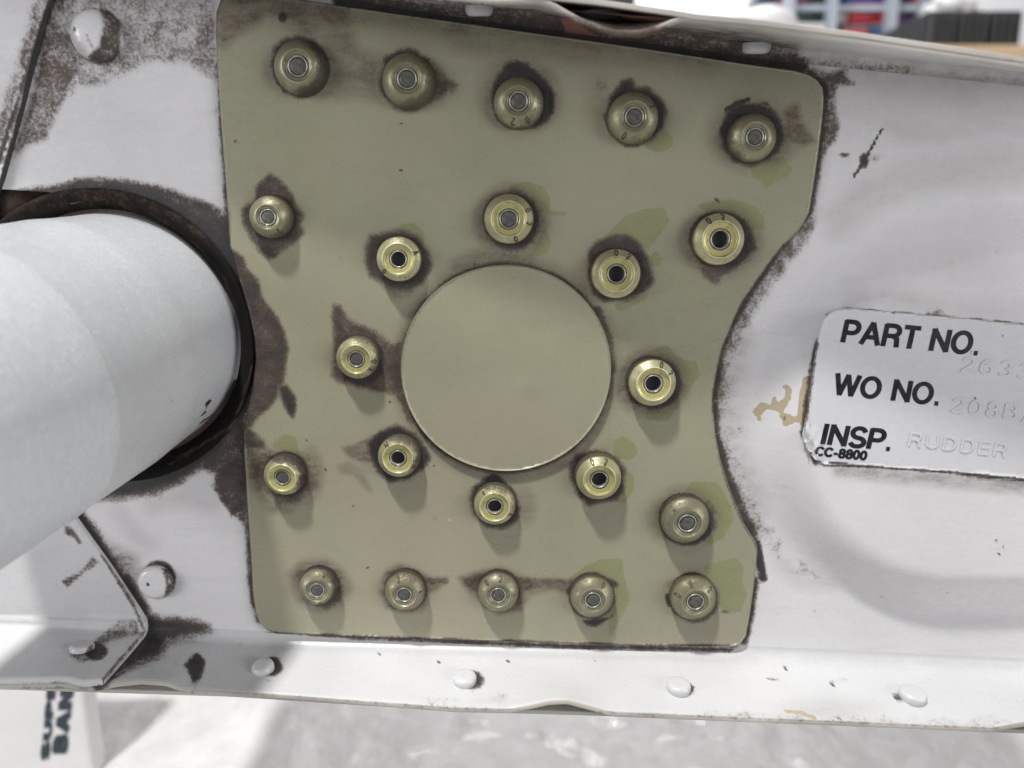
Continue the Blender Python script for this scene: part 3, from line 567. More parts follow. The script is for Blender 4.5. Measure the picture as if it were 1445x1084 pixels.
plate_dirt = [
 ('poly', 1, 'B', [(540, 190), (640, 90), (720, 50), (1000, 90), (1445, 150), (1445, 200), (1200, 190), (1000, 130), (720, 130), (725, 200), (750, 250), (850, 280), (870, 330), (850, 400), (830, 470), (700, 440), (600, 460)], 20, .62),
 ('poly', 1, 'B', [(-20, -60), (720, -60), (720, 50), (690, 130), (560, 150), (500, 190), (430, 160), (330, 110), (280, 80), (220, 140), (130, 180), (60, 250), (30, 240)], 16, .80), ('ell', 0, 'B', (357, 88), 27, 32, 7, 1.0), ('poly', 0, 'B', [(60, 150), (110, 100), (200, 60), (200, 140), (120, 180)], 14, .45),
 ('line', 1, 'X', [(500, 14), (700, 42), (1000, 86)], 3, 26, .55), ('line', 1, 'X', [(650, 60), (760, 75), (900, 78)], 4, 20, .35),
 ('poly', 0, 'B', [(290, 330), (310, 240), (370, 190), (440, 172), (520, 200), (575, 270), (592, 350), (575, 430), (530, 490), (450, 505), (370, 470), (310, 400)], 9, 1.0),
 ('poly', 0, 'B', [(850, 380), (870, 290), (950, 252), (1030, 252), (1100, 300), (1140, 370), (1160, 440), (1110, 530), (1040, 570), (975, 580), (930, 560), (890, 520), (850, 450)], 9, 1.0), ('poly', 0, 'B', [(1100, 290), (1190, 370), (1262, 430), (1245, 470), (1130, 525), (1100, 500)], 9, .62),
 ('line', 1, 'B', [(560, 410), (860, 400)], 20, 18, .45), ('ell', 1, 'B', (300, 360), 40, 60, 14, .5),
 ('poly', 0, 'C', [(150, 470), (180, 390), (230, 320), (290, 300), (340, 320), (380, 350), (450, 420), (490, 480), (480, 580), (430, 630), (390, 655), (270, 660), (200, 610), (155, 550)], 7, 1.0), ('ell', 1, 'C', (300, 480), 200, 200, 22, .6),
 ('poly', 0, 'C', [(730, 600), (760, 490), (820, 415), (860, 400), (888, 412), (890, 440), (950, 440), (1020, 490), (1055, 570), (1040, 650), (980, 720), (900, 750), (840, 750), (770, 700)], 7, .95), ('ell', 0, 'C', (712, 430), 45, 40, 12, .42), ('ell', 1, 'C', (700, 520), 60, 120, 24, .28), ('ell', 2, 'C', (1010, 720), 80, 60, 6, .7),
 ('poly', 0, 'D', [(40, 600), (75, 500), (150, 462), (240, 472), (290, 490), (345, 560), (355, 640), (330, 700), (260, 745), (190, 768), (110, 740), (60, 680)], 8, 1.0), ('line', 0, 'D', [(80, 500), (150, 470), (182, 455)], 2, 3, 1.0), ('line', 0, 'D', [(120, 468), (182, 456)], 1, 3, .9), ('line', 0, 'D', [(255, 473), (275, 480)], 1, 2.5, .9),
 ('poly', 1, 'D', [(340, 500), (410, 470), (432, 560), (490, 650), (430, 670), (340, 640)], 10, .85), ('poly', 2, 'D', [(190, 760), (240, 740), (340, 715), (385, 770), (358, 815), (300, 840), (262, 862), (240, 830), (205, 815)], 4, .95), ('ell', 1, 'D', (200, 620), 200, 170, 20, .5),
 ('poly', 0, 'F', [(140, 230), (205, 180), (210, 120), (290, 45), (340, 70), (420, 160), (440, 230), (470, 260), (455, 310), (477, 360), (430, 410), (380, 440), (330, 490), (285, 498), (230, 450), (180, 380), (150, 300)], 6, .78), ('ell', 0, 'F', (310, 285), 140, 140, 16, 1.0),
 ('poly', 0, 'F', [(770, 420), (800, 365), (880, 345), (960, 335), (1050, 370), (1110, 450), (1125, 530), (1080, 620), (1000, 665), (900, 650), (800, 580), (775, 500)], 7, .8), ('poly', 1, 'F', [(860, 620), (1040, 640), (1010, 680), (920, 692)], 8, .6), ('ell', 0, 'F', (960, 500), 130, 140, 12, .98),
 ('poly', 0, 'F', [(595, 780), (610, 715), (650, 720), (700, 790), (780, 830), (860, 870), (920, 915), (965, 900), (975, 1000), (970, 1100), (980, 1240), (960, 1190), (840, 1180), (760, 1150), (650, 1130), (605, 1090), (600, 1000), (615, 880)], 7, .74), ('ell', 0, 'F', (765, 1010), 130, 140, 14, 1.0), ('poly', 1, 'F', [(960, 880), (1000, 760), (1040, 720), (980, 1200), (960, 1250), (900, 1150)], 16, .8),
 ('poly', 0, 'F', [(90, 430), (165, 475), (180, 530), (240, 600), (260, 680), (320, 760), (372, 860), (388, 950), (375, 1080), (360, 1140), (200, 1140), (60, 700)], 5, .80),
 ('poly', 0, 'J', [(200, 0), (385, 0), (380, 180), (350, 215), (338, 290), (300, 340), (250, 390), (198, 450), (240, 485), (272, 515), (275, 560), (150, 560), (100, 300)], 6, .80), ('poly', 0, 'J', [(335, 240), (380, 220), (430, 290), (430, 340), (412, 405), (380, 375), (350, 310)], 5, .97),
 ('poly', 0, 'J', [(150, 540), (272, 548), (340, 570), (430, 555), (480, 600), (530, 680), (540, 740), (500, 790), (430, 850), (320, 862), (270, 800), (200, 700)], 12, .66), ('ell', 0, 'J', (385, 690), 115, 125, 10, .95), ('poly', 1, 'J', [(160, 540), (280, 560), (250, 760), (310, 830), (400, 870), (300, 880), (200, 740)], 16, .75), ('ell', 1, 'J', (500, 690), 60, 120, 14, .7),
 ('poly', 0, 'J', [(780, 520), (850, 460), (940, 425), (1030, 470), (1090, 540), (1118, 600), (1080, 660), (1000, 715), (900, 730), (840, 680), (800, 610)], 7, 1.0), ('poly', 1, 'J', [(655, 545), (720, 535), (830, 480), (830, 620), (760, 620), (700, 600), (670, 575)], 6, .85), ('poly', 1, 'J', [(635, 640), (690, 620), (770, 670), (820, 775), (790, 770), (720, 690), (650, 680)], 7, .42),
 ('poly', 0, 'K', [(45, 810), (60, 750), (110, 705), (160, 662), (200, 680), (290, 790), (315, 860), (290, 930), (240, 962), (130, 962), (70, 900)], 7, .98), ('ell', 1, 'K', (320, 850), 60, 90, 16, .5),
 ('poly', 0, 'K', [(550, 650), (580, 590), (650, 560), (730, 558), (800, 600), (842, 660), (838, 760), (800, 820), (720, 828), (650, 850), (590, 790), (560, 720)], 7, .95),
 ('ell', 0, 'K', (985, 222), 150, 142, 12, 1.0), ('ell', 1, 'K', (975, 222), 190, 175, 16, .7), ('ell', 0, 'K', (1155, 925), 142, 130, 7, .9), ('ell', 0, 'K', (1290, 940), 26, 50, 8, .6), ('ell', 1, 'K', (1140, 910), 185, 160, 18, .5),
 ('ell', 0, 'G', (262, 292), 150, 160, 14, .96), ('ell', 1, 'G', (260, 300), 185, 195, 16, .6), ('poly', 0, 'G', [(640, 450), (680, 400), (780, 355), (860, 360), (920, 410), (965, 480), (992, 610), (940, 660), (860, 710), (730, 715), (670, 670), (640, 590)], 6, .80), ('ell', 0, 'G', (810, 560), 150, 145, 14, .98),
 ('ell', 0, 'G', (1330, 395), 165, 160, 12, .98), ('poly', 0, 'G', [(1200, 520), (1240, 590), (1290, 628), (1330, 622), (1340, 590), (1400, 560), (1500, 480)], 8, .72), ('ell', 1, 'G', (1330, 395), 205, 190, 16, .5), ('line', 0, 'G', [(1300, 185), (1320, 200)], 1, 3, .8), ('poly', 0, 'H', [(150, 200), (200, 260), (232, 325), (180, 370), (140, 330)], 7, .75),
 ('poly', 2, 'G', [(250, 110), (340, 92), (420, 120), (460, 180), (455, 240), (420, 255), (350, 300), (250, 200)], 3, .95), ('line', 2, 'G', [(420, 235), (460, 255), (528, 258)], 2, 3, .8), ('poly', 2, 'G', [(350, 480), (430, 320), (465, 400), (440, 460), (400, 475)], 3, .85),
 ('poly', 2, 'G', [(740, 370), (840, 270), (930, 235), (1040, 230), (1066, 300), (1010, 370), (960, 440), (900, 420)], 3, 1.0), ('poly', 2, 'G', [(960, 480), (1000, 445), (1030, 490), (1010, 530), (970, 530)], 3, .85), ('poly', 2, 'G', [(780, 720), (860, 700), (965, 660), (940, 700), (870, 730), (830, 755), (800, 750)], 3, .95),
 ('poly', 2, 'H', [(-60, 130), (20, 110), (120, 103), (210, 130), (258, 190), (252, 240), (200, 240), (60, 200)], 3, .95), ('poly', 2, 'F', [(940, 310), (1030, 300), (1080, 350), (1090, 400), (1000, 400)], 4, .62),
 ('poly', 2, 'K', [(950, 60), (1050, 22), (1100, 80), (1140, 100), (1200, 108), (1222, 180), (1180, 225), (1120, 330), (1050, 415), (940, 400), (980, 220)], 4, 1.0), ('poly', 2, 'K', [(775, 520), (830, 488), (890, 530), (906, 580), (860, 612), (780, 600)], 3, 1.0), ('poly', 2, 'K', [(800, 640), (885, 690), (885, 760), (840, 840), (780, 820)], 4, .8), ('poly', 2, 'K', [(640, 560), (780, 440), (790, 520), (760, 600)], 10, .5),
 ('poly', 2, 'K', [(1120, 800), (1180, 720), (1310, 728), (1380, 850), (1392, 920), (1340, 1010), (1270, 1047), (1240, 1020), (1200, 930)], 4, 1.0), ('poly', 2, 'K', [(980, 890), (1010, 840), (1060, 800), (1060, 950), (1000, 1000)], 6, .62), ('poly', 2, 'J', [(290, 540), (360, 475), (430, 490), (440, 560), (500, 580), (510, 640), (430, 600)], 5, .66),
 ('poly', 2, 'O', [(480, 240), (560, 180), (620, 155), (718, 153), (720, 210), (742, 300), (752, 330), (700, 440), (660, 500), (650, 330)], 4, 1.0), ('poly', 2, 'O', [(890, 270), (1000, 218), (1085, 225), (1080, 180), (1220, 148), (1256, 190), (1245, 250), (1270, 310), (1240, 385), (1190, 402), (1100, 330)], 3, 1.0), ('ell', 0, 'O', (1170, 388), 22, 9, 4, .7), ('line', 0, 'L', [(0, 940), (30, 980)], 3, 6, .5),
 ('poly', 1, 'N', [(340, 220), (400, 160), (500, 160), (570, 200), (612, 280), (570, 360), (480, 380), (390, 350)], 16, .85), ('ell', 0, 'N', (505, 290), 80, 92, 12, .70), ('poly', 1, 'N', [(740, 300), (770, 205), (830, 178), (910, 205), (960, 240), (1045, 235), (1030, 262), (960, 310), (930, 380), (850, 390), (770, 370)], 10, .9), ('ell', 0, 'N', (860, 300), 100, 98, 12, .72), ('line', 0, 'N', [(950, 250), (1035, 250)], 3, 5, .62),
 ('poly', 1, 'N', [(1090, 235), (1200, 205), (1280, 195), (1360, 225), (1450, 255), (1400, 310), (1370, 380), (1260, 400), (1180, 330), (1110, 270)], 10, .95), ('poly', 0, 'N', [(1095, 235), (1200, 212), (1280, 203), (1350, 225), (1390, 260), (1380, 350), (1300, 390), (1200, 360), (1160, 275)], 8, .66), ('poly', 1, 'O', [(280, 240), (400, 238), (520, 250), (480, 310), (420, 290), (300, 320)], 8, .75), ('line', 0, 'O', [(300, 245), (420, 250), (500, 250)], 2, 6, .5),
 ('ell', 0, 'O', (585, 325), 108, 102, 8, .75), ('poly', 0, 'O', [(538, 428), (580, 415), (660, 410), (690, 370), (680, 410), (600, 455), (560, 450)], 4, 1.0), ('line', 0, 'O', [(480, 300), (520, 250), (600, 225), (688, 268)], 3, 5, .8), ('ell', 0, 'O', (1040, 335), 112, 108, 8, .66), ('line', 0, 'O', [(920, 320), (930, 350)], 3, 5, .9),
 ('ell', 0, 'G', (75, 520), 12, 8, 3, .9), ('line', 1, 'G', [(0, 540), (90, 500), (200, 500), (330, 500)], 10, 14, .55), ('poly', 1, 'G', [(180, 420), (330, 420), (300, 500), (200, 490)], 10, .7)]
dc = (714, 519.5); drx, dry = 148, 145
plate_dirt += [('ring', 0, 'X', dc, 140, 147, 9, .85), ('ring', 1, 'X', dc, 140, 149, 20, .6), ('line', 0, 'X', [(842, 440), (858, 480), (862, 520)], 5, 10, .7), ('line', 0, 'X', [(566, 520), (568, 560), (582, 590)], 5, 10, .7), ('ring', 1, 'X', dc, 140, 172, 10, .0)]
for x, y, r in ((400, 128, 4), (332, 200, 5), (352, 167, 3), (335, 124, 3), (566, 240, 5), (566, 175, 4), (460, 230, 3), (1150, 20, 4)): plate_dirt.append(('ell', 0, 'X', (x, y), r*.5, r*.4, 1.2, 1.0))
for x, y in ((480, 510), (715, 845), (1130, 640), (575, 660), (790, 1160), (905, 795 - 480)): plate_dirt.append(('ell', 0, 'J', (x, y), 8, 8, 2, .9))
# rivets: photo point, radius, bright?, hole open?, one-sided grime with painted shading (strength, direction deg), stamps [(angle, char)], tilt
RV = [
 (422, 94, 36, 0, 0, (1.0, -15), [], ), (575, 113, 35.5, 0, 0, (.95, -25), []), (732, 144, 33.5, 0, 0, (.55, 60), [(-62, '0'), (-105, '2')]), (895, 166, 34, 0, 0, (.45, -20), [(-118, '0'), (30, '2')]), (1064, 194, 32, 0, 0, (.62, 170), []),
 (380, 306, 28.5, 0, 0, (.62, -10), [(-55, '2')]), (562, 366, 30.5, 1, 1, (.3, 0), [(20, 'A'), (-140, '0')]), (718, 309, 33.5, 1, 0, (.2, 90), [(24, '0'), (-12, '2'), (-70, '0')]), (870, 387, 33.5, 1, 1, (.12, 60), [(92, '0'), (56, '2')]), (1015, 338, 35, 1, 1, (.12, 200), [(124, '0'), (86, '2')]),
 (503, 506, 28.5, 1, 0, (.55, 25), [(-8, '0'), (-38, 'A')]), (921, 541, 32.5, 1, 1, (.1, 230), [(68, '0'), (32, '2')]), (400, 672, 27.5, 1, 0, (.8, 45), [(88, '+')]), (562, 646, 28.5, 1, 1, (.75, 35), [(130, 'N'), (-10, '2'), (-32, '8')]), (698, 714, 28.5, 1, 1, (.55, 55), [(128, '+'), (-30, '0')]), (845, 675, 31, 1, 1, (.12, 200), [(112, '0'), (72, '2')]), (968, 736, 33, 0, 0, (.38, 200), [(135, 'A')]),
 (448, 832, 26.5, 0, 0, (.85, -25), [(62, '+')]), (571, 837, 27.5, 0, 0, (.45, 70), [(108, '2'), (10, '+')]), (703, 839, 28, 0, 0, (.35, 20), [(132, '0'), (82, '2'), (0, 'A')]), (836, 846, 29.5, 0, 0, (.3, 0), [(55, '0')]), (980, 848, 31, 0, 0, (.25, 180), [(105, '8'), (160, '0'), (40, '2')])]
plate_dirt = [(*q[:4], q[4]*1.9, q[5]) if (q[0] == 'poly' and q[1] == 0) else q for q in plate_dirt]
for r in RV:
    k = 1.0+.012*(r[2] > 28 and r[1] < 700)
    plate_dirt.append(('ring', 0, 'X', (r[0]-(722-r[0])*-.012, r[1]-(308-r[1])*-.012), 0, r[2]*1.03, r[2]*(.24 if r[1] < 700 else .16), .98))
plate_dirt += [('line', 0, 'X', [(388, 894), (475, 897.5), (618, 902.5), (760, 906.5), (905, 911), (1028, 912)], 1.2, 3.5, .8), ('line', 0, 'X', [(1005, 580), (1006, 555), (1018, 494), (1048, 425), (1106, 345)], .5, 3, .6)]
plate = sheet("olive_plate", out_plate, 3.0, lambda a, b: P(a, b, -PT), PT+.0004, M_olive, rud, plate_dirt)
tag(plate, "olive primed reinforcing plate with dirty rings round every rivet")
DTH = .0011
disc = sheet("centre_disc", [(dc[0]+drx*math.cos(2*math.pi*k/180), dc[1]+dry*math.sin(2*math.pi*k/180)) for k in range(180)], 4, lambda a, b: P(a, b, -PT-DTH), DTH, M_olive, rud,
  [('ell', 0, 'G', (275, 588), 7, 8, 2, 1), ('ell', 0, 'G', (498, 695), 4, 5, 2, .9), ('ell', 1, 'K', (370, 270), 40, 30, 20, .18), ('ell', 1, 'G', (390, 815), 40, 25, 16, .12)], bevel=.00009)
tag(disc, "plain olive round disc filling the middle of the plate")
PF = [(1.06, 0), (1.04, .20), (1.015, .40), (1.005, .455), (.985, .49), (.95, .525), (.90, .575), (.82, .655), (.765, .71), (.75, .73), (.742, .755), (.73, .768), (.712, .77), (.698, .76), (.69, .735), (.682, .70), (.665, .684), (.60, .668), (.52, .655), (.48, .652), (.435, .65), (.43, .56)]
PF2 = [(1.06, 0), (1.04, .20), (1.01, .36), (.995, .42), (.965, .475), (.92, .53), (.86, .59), (.77, .665), (.69, .715), (.64, .74), (.61, .752), (.592, .75), (.578, .735), (.57, .712), (.555, .70), (.50, .69), (.435, .685), (.43, .60)]
def prof_h(pf, r):
    q = sorted(pf); return float(np.interp(r, [a for a, b in q], [b for a, b in q]))
mxr = Matrix.Rotation(math.radians(90), 4, 'X')
for i, (px, py, pr, bright, openh, gr, st) in enumerate(RV):
    k = (P(px+1, py, -PT)-P(px-1, py, -PT)).length/2; Rr = pr*k; vr = random.uniform(.90, 1.08); wr_ = random.uniform(-.025, .02); pf = [(a+(wr_ if .45 < a < .97 else 0), b*vr) for a, b in (PF if bright else PF2)]
    hm = .52*Rr; c = P(px, py, -PT-hm); c.y = -PT
    tilt = Matrix.Rotation(random.uniform(-.035, .035), 4, 'X')@Matrix.Rotation(random.uniform(-.035, .035), 4, 'Y')
    T = Matrix.Translation(c)@mxr@tilt
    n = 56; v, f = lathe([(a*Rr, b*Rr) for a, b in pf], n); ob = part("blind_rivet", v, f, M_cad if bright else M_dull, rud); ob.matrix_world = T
    va = np.array(v); rr = np.hypot(va[:, 0], va[:, 1])/Rr; th = np.arctan2(va[:, 1], va[:, 0]); arr = np.zeros((len(v), 4))
    dirw = .5+.5*np.cos(th-math.radians(gr[1])); arr[:, 0] = np.maximum(gr[0]*np.clip((rr-.66)/.28, 0, 1)**.6*np.clip(dirw*1.5-.15, 0, 1), np.clip((rr-1.0)/.02, 0, 1)*.85)
    arr[:, 0] = np.maximum(arr[:, 0], np.where((rr > .655) & (rr < .695) if bright else (rr > .55) & (rr < .58), .34 if bright else .4, 0)); arr[:, 1] = np.clip((rr-.35), 0, 1)*(.15 if bright else .45)
    rdg = (.695, .752) if bright else (.585, .63)  # ridge ring: highlight painted in as a paler tone
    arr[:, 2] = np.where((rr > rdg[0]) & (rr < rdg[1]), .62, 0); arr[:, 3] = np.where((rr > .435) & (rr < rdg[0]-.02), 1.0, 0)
    arr[:, 0] = np.maximum(arr[:, 0], np.where((rr > .76) & (rr < 1.0), (.20 if bright else .30)+.12*np.sin(th*2+i*1.7), 0))
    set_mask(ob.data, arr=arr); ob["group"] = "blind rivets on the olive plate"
    hb = pf[-2][1]
    v, f = lathe([(a*Rr, (hb+b)*Rr) for a, b in ((.432, .0), (.425, -.09), (.392, -.09), (.388, .005), (.378, .022), (.352, .022), (.338, .005), (.33, -.05 if openh else -.03), (.33, -.34))], 40); cl = part("pin_collar", v, f, M_steel, ob)
    v, f = lathe([(a*Rr, (hb+b)*Rr) for a, b in (((.33, -.22), (.2, -.24), (.02, -.25)) if openh else ((.318, -.05), (.29, -.02), (.2, -.012), (.02, -.015)))], 28, True); part("hole" if openh else "pin", v, f, M_hole if openh else M_pin, ob)
    for ang, ch in st:
        a0 = math.radians(ang); hgt = .24; rc = .86 if bright else .84
        def pl(u, vv, h, a0=a0, rc=rc, ch=ch):
            tx = (u-GL[ch][0]/2)*hgt*.95; ry = rc+(vv-.5)*hgt; aa = a0-tx/rc
            return Vector((ry*math.cos(aa)*Rr, ry*math.sin(aa)*Rr, prof_h(pf, ry)*Rr+h))
        v, f = lettering(ch, .125, pl, .00003); part("stamped_mark", v, f, M_mark, ob, False)

# --- white rivets on the web and the flanges
def white_rivet(name, loc, axis_v, r, h, mat, shapes, flat=.55):
    pf = [(1.0, 0), (1.02, .22), (1.02, .45), (1.0, .6), (.965, .72), (.915, .82), (.85, .9), (.76, .95), (.64, .978), (.48, .992), (.3, .998), (.12, 1.0), (.02, 1.0)] if flat > .5 else [(1.0, 0), (1.02, .12), (1.01, .25), (.97, .42), (.90, .58), (.80, .72), (.67, .84), (.52, .925), (.36, .97), (.2, .993), (.08, 1.0), (.02, 1.0)]
    v, f = lathe([(a*r, b*h) for a, b in pf], 48, True); M = Matrix.Translation(loc)@axis_v.to_track_quat('Z', 'Y').to_matrix().to_4x4()
    o = part(name, [M@Vector(p) for p in v], f, mat, rud); set_mask(o.data, shapes); o["group"] = "white painted solid rivets"; return o
white_rivet("solid_rivet", P(139, 52), Vector((.10, -1, .05)).normalized(), .0047, .0036, M_white, [('poly', 0, 'A', [(500, 40), (620, 60), (620, 330), (430, 340), (440, 290), (500, 230), (525, 130)], 10, .80), ('line', 0, 'A', [(440, 180), (470, 240)], 1, 4, .6), ('ell', 0, 'A', (380, 150), 12, 14, 3, .8), ('line', 1, 'A', [(360, 180), (420, 290)], 5, 10, .4)], .3)
white_rivet("solid_rivet", P(222, 819), Vector((0, -1, 0)), .0037, .0022, M_white, [('poly', 0, 'M', [(820, 60), (900, 60), (900, 210), (830, 215), (845, 150)], 6, .74), ('ell', 0, 'M', (755, 148), 9, 9, 2, 1)])
def on_flange(px, py, low):
    lo, hi = .36, .999
    for _ in range(40):
        s = (lo+hi)/2; x = 0
        for _ in range(6):
            p, q = section(x, s, low); x = P(px, py, p.y).x
        yy = proj(np.array([tuple(section(x, s, low)[0])]))[0][1]
        if (yy < py) == low: lo = s
        else: hi = s
    return section(x, s, low)
for px, py, r, sh in ((372, 944, .0023, []), (656, 960, .0025, []), (957, 971, .0026, []), (1287, 983, .0028, [])):
    p, q = on_flange(px, py, True); white_rivet("solid_rivet", p-q*.0003, (q+Vector((random.uniform(-.06, .06), -.32, 0))).normalized(), r, .0019, M_flange, sh, .8)
p, q = on_flange(116, 926, True); white_rivet("solid_rivet", p+q*.0014, q, .0024, .0014, M_flange, [('poly', 0, 'M', [(440, 470), (480, 440), (480, 520), (420, 530)], 5, .6)], .8)
for px, py in ((676, 10), (1068, 62)):
    p, q = on_flange(px, py, False); white_rivet("solid_rivet", p, q, .0026, .0020, M_flange, [], .8)

# --- placard on the bead
def PB(px, py, up=0.0): return P(px, py, -BH-up)
pk = fr('L', [(440, 590), (455, 500), (470, 400), (485, 300), (500, 210), (515, 140), (530, 100), (560, 68), (595, 53), (640, 50), (900, 71), (1200, 98), (1470, 127), (1700, 150), (1700, 868), (1445, 834), (1180, 806), (1050, 795), (800, 778), (640, 768), (530, 764), (495, 750), (465, 715), (435, 660), (433, 625)])
def place_plac(px, py):
    q = (px-1000)/.308, (py-420)/.308; lift = .00012
    dcr = math.hypot((q[0]-450)/70, (q[1]-690)/90)
    if dcr < 1.3: lift += max(0, 1.3-dcr)*.0004*(1+.9*math.sin(q[0]*.16+q[1]*.07))
    if q[1] > 760+(q[0]-500)*.07 and q[0] > 780: lift += .0003
    return PB(px, py, lift)
plac = sheet("placard", pk, 4, place_plac, .0003, M_plac, rud, [('line', 0, 'L', [(500, 210), (470, 400), (440, 590)], 1, 3, .6), ('poly', 0, 'L', [(435, 600), (480, 640), (500, 740), (470, 720), (440, 660)], 4, .42), ('line', 0, 'L', [(490, 750), (800, 782), (1160, 806), (1445, 834)], .8, 3, .85)] + [('ell', 0, 'L', (x, y), r, r, 1.5, 1.0) for x, y, r in ((1224, 458, 6), (1212, 408, 4), (1124, 608, 5), (1105, 160, 4), (1345, 175, 3), (878, 222, 3), (1340, 598, 3))], bevel=.00006)
tag(plac, "white data placard with black PART NO., WO NO. and INSP. lettering")
def text_line(name, txt, p0, p1, hgt, hw, mat, lean=.20, frame='L', space=.13, lift=.00005):
    tot = sum(GL[c][0]+space for c in txt)-space; (x0, y0), (x1, y1) = fr(frame, [p0, p1]); s = FR[frame][2]
    ux = ((x1-x0)/tot, (y1-y0)/tot); upx = (lean*hgt*s, -hgt*s); u0 = 0
    for ch in txt:
        if GL[ch][1]:
            def pl(u, vv, h):
                a, b = x0+ux[0]*(u+u0)+upx[0]*vv, y0+ux[1]*(u+u0)+upx[1]*vv
                q = place_plac(a, b); return q+(CAM-q).normalized()*(h+.00003)
            v, f = lettering(ch, hw, pl, lift); o = part(name, v, f, mat, plac, False); set_mask(o.data, [])
        u0 += GL[ch][0]+space
text_line("printed_letter", "PART NO.", (608, 202), (1232, 262), 97, .098, M_ink, .22)
text_line("printed_letter", "WO NO.", (572, 441), (1052, 492), 92, .098, M_ink, .20)
text_line("printed_letter", "INSP.", (512, 668), (830, 700), 88, .100, M_ink, .24)
text_line("printed_letter", "CC-8800", (488, 722), (720, 744), 38, .13, M_ink, .2, space=.10)
M_emb = M_plac
for t_, a_, b_, h_ in (("26330", (1152, 338), (1560, 382), 66), ("208B/0", (1106, 524), (1560, 578), 66), ("RUDDER", (912, 678), (1360, 732), 60)):
    text_line("embossed_letter", t_, a_, b_, h_, .06, M_emb, .22, space=.24, lift=.00014)

# ================================================================== THE BENCH BELOW AND THE ROOM BEHIND (out of focus)
TZ = -.205
M_table = simple("bench_top_grey", (.55, .55, .54), .55, 0, .08, 30)
tb = box("bench_top", -.7, .7, -.25, .75, TZ-.04, TZ-.006, M_table, None, .004); tag(tb, kind="structure")
def wrap_mat():
    t = NT("clear_wrap"); n = t.noise(40, 5, .6)
    t.l(t.mix(t.step(n, .3, .7), (.52, .505, .50), (.60, .585, .58)), t.b.inputs["Base Color"]); set_(t.b, Roughness=.30, Coat_Weight=.5, Coat_Roughness=.14)
    t.l(t.bump(t.noise(150, 6, .62), .8, .0018), t.b.inputs["Normal"]); return t.m
from mathutils import noise as mn
xs = np.linspace(-.30, .40, 230); ys = np.linspace(-.12, .36, 170); v = []; f = []
for y in ys:
    for x in xs:
        p = Vector((x*34, y*34, 3.1)); h = .003*abs(mn.noise(p))+.0014*abs(mn.noise(p*2.7))+.0007*mn.noise(p*6.1)
        v.append((x, y, TZ+h))
nx = len(xs)
for j in range(len(ys)-1):
    for i in range(nx-1): f.append((j*nx+i, j*nx+i+1, (j+1)*nx+i+1, (j+1)*nx+i))
wr = part("plastic_wrap", v, f, wrap_mat(), None); tag(wr, "crumpled clear plastic wrap lying on the bench under the rudder", "packing wrap")

# white carton with hand lettering, lower left
M_card = simple("white_plastic", (.52, .515, .515), .4, 0, .03, 60); M_blue = simple("teal_marker", (.006, .022, .034), .5, 0, .3, 300)
cy = .135; cr = P(121, 1000, cy)
bx = empty("marked_case", (cr.x-.045, cy, TZ)); tag(bx, "flat white case with dark hand lettered words behind the lower left edge", "case")
bm = bmesh.new(); bm_box(bm, -.085, .045, 0, .011, 0, .115, .0025); b_ = bmpart("case_body", bm, M_card, bx, False)
bm = bmesh.new(); bm_box(bm, -.03, -.002, .001, .010, .1151, .121, .002); bmpart("case_latch", bm, M_card, bx, False)

for txt, x0, y0, y1, ht in (("BAN", 84, 1060, 976, 17), ("SUPE", 63, 1070, 966, 10)):
    tot = sum(GL[c][0]+.28 for c in txt)-.28; o0 = Vector(bx.location); u0 = 0
    for ch in txt:
        def pl(u, vv, h):
            t = (u+u0)/tot; p = P(x0-ht*(vv-.5)+t*10, y0+(y1-y0)*t, cy-.0003-h); return p-o0
        v, f = lettering(ch, .17, pl, .0001); part("hand_letter", v, f, M_blue, bx, False); u0 += GL[ch][0]+.28

M_wall = simple("white_wall", (.85, .86, .87), .7, 0, .03, 3); M_floor = simple("workshop_floor", (.35, .35, .36), .5, 0, .1, 4)
tag(box("wall", -3, 3.4, 3.2, 3.3, -1, 2.6, M_wall), kind="structure"); tag(box("floor", -3, 3.4, -2.2, 3.19, -1.06, -1.0, M_floor), kind="structure")
# shelf unit with bins
SY = 2.3
M_post = simple("grey_blue_post", (.34, .39, .45), .4, .3, .06, 20)
sh = empty("shelf_unit", (P(1215, 40, SY).x, SY, -1.0)); tag(sh, "tall grey metal shelf unit crowded with coloured bins in the background", "shelf unit")
def wx(px, y): return P(px, 30, y).x
def wz(py, y): return P(1200, py, y).z
for px in (1112, 1172, 1256, 1303): part_ = box("post", wx(px, SY)-.012-sh.location.x, wx(px, SY)+.012-sh.location.x, -.02, .02, 0, wz(-60, SY)+1.0, M_post, sh)
for py in (56, 4, -48): box("shelf_board", wx(1106, SY)-sh.location.x, wx(1309, SY)-sh.location.x, .021, .40, wz(py, SY)+.985, wz(py, SY)+1.0, M_post, sh)
box('back_panel', wx(1112, SY)-sh.location.x, wx(1303, SY)-sh.location.x, .401, .41, .6, wz(-60, SY)+1.0, simple('dark_panel', (.05, .06, .085), .6, 0, .2, 6), sh)
def binbox(name, px0, px1, py0, py1, col, label, cat="storage bin", y=SY+.06, depth=.22, lidcol=None):
    m = simple(name+"_"+label.split()[0]+"_plastic", col, .45, 0, .15, 12); e = empty(name, ((wx(px0, y)+wx(px1, y))/2, y, wz(py1, y))); tag(e, label, cat, None)
    hw = (wx(px1, y)-wx(px0, y))/2; h = wz(py0, y)-wz(py1, y)
    box("bin_body", -hw*.96, hw*.96, 0, depth, 0, h*.82, m, e, .006); box("bin_rim", -hw, hw, -.008, depth+.008, h*.825, h, simple("rim_"+label.split()[0], lidcol or tuple(c*.8 for c in col), .4, 0, .1, 12), e, .004); return e
binbox("storage_bin", 1118, 1168, 5, 55, (.03, .07, .045), "dark green bin left of the first shelf post", lidcol=(.02, .02, .025))
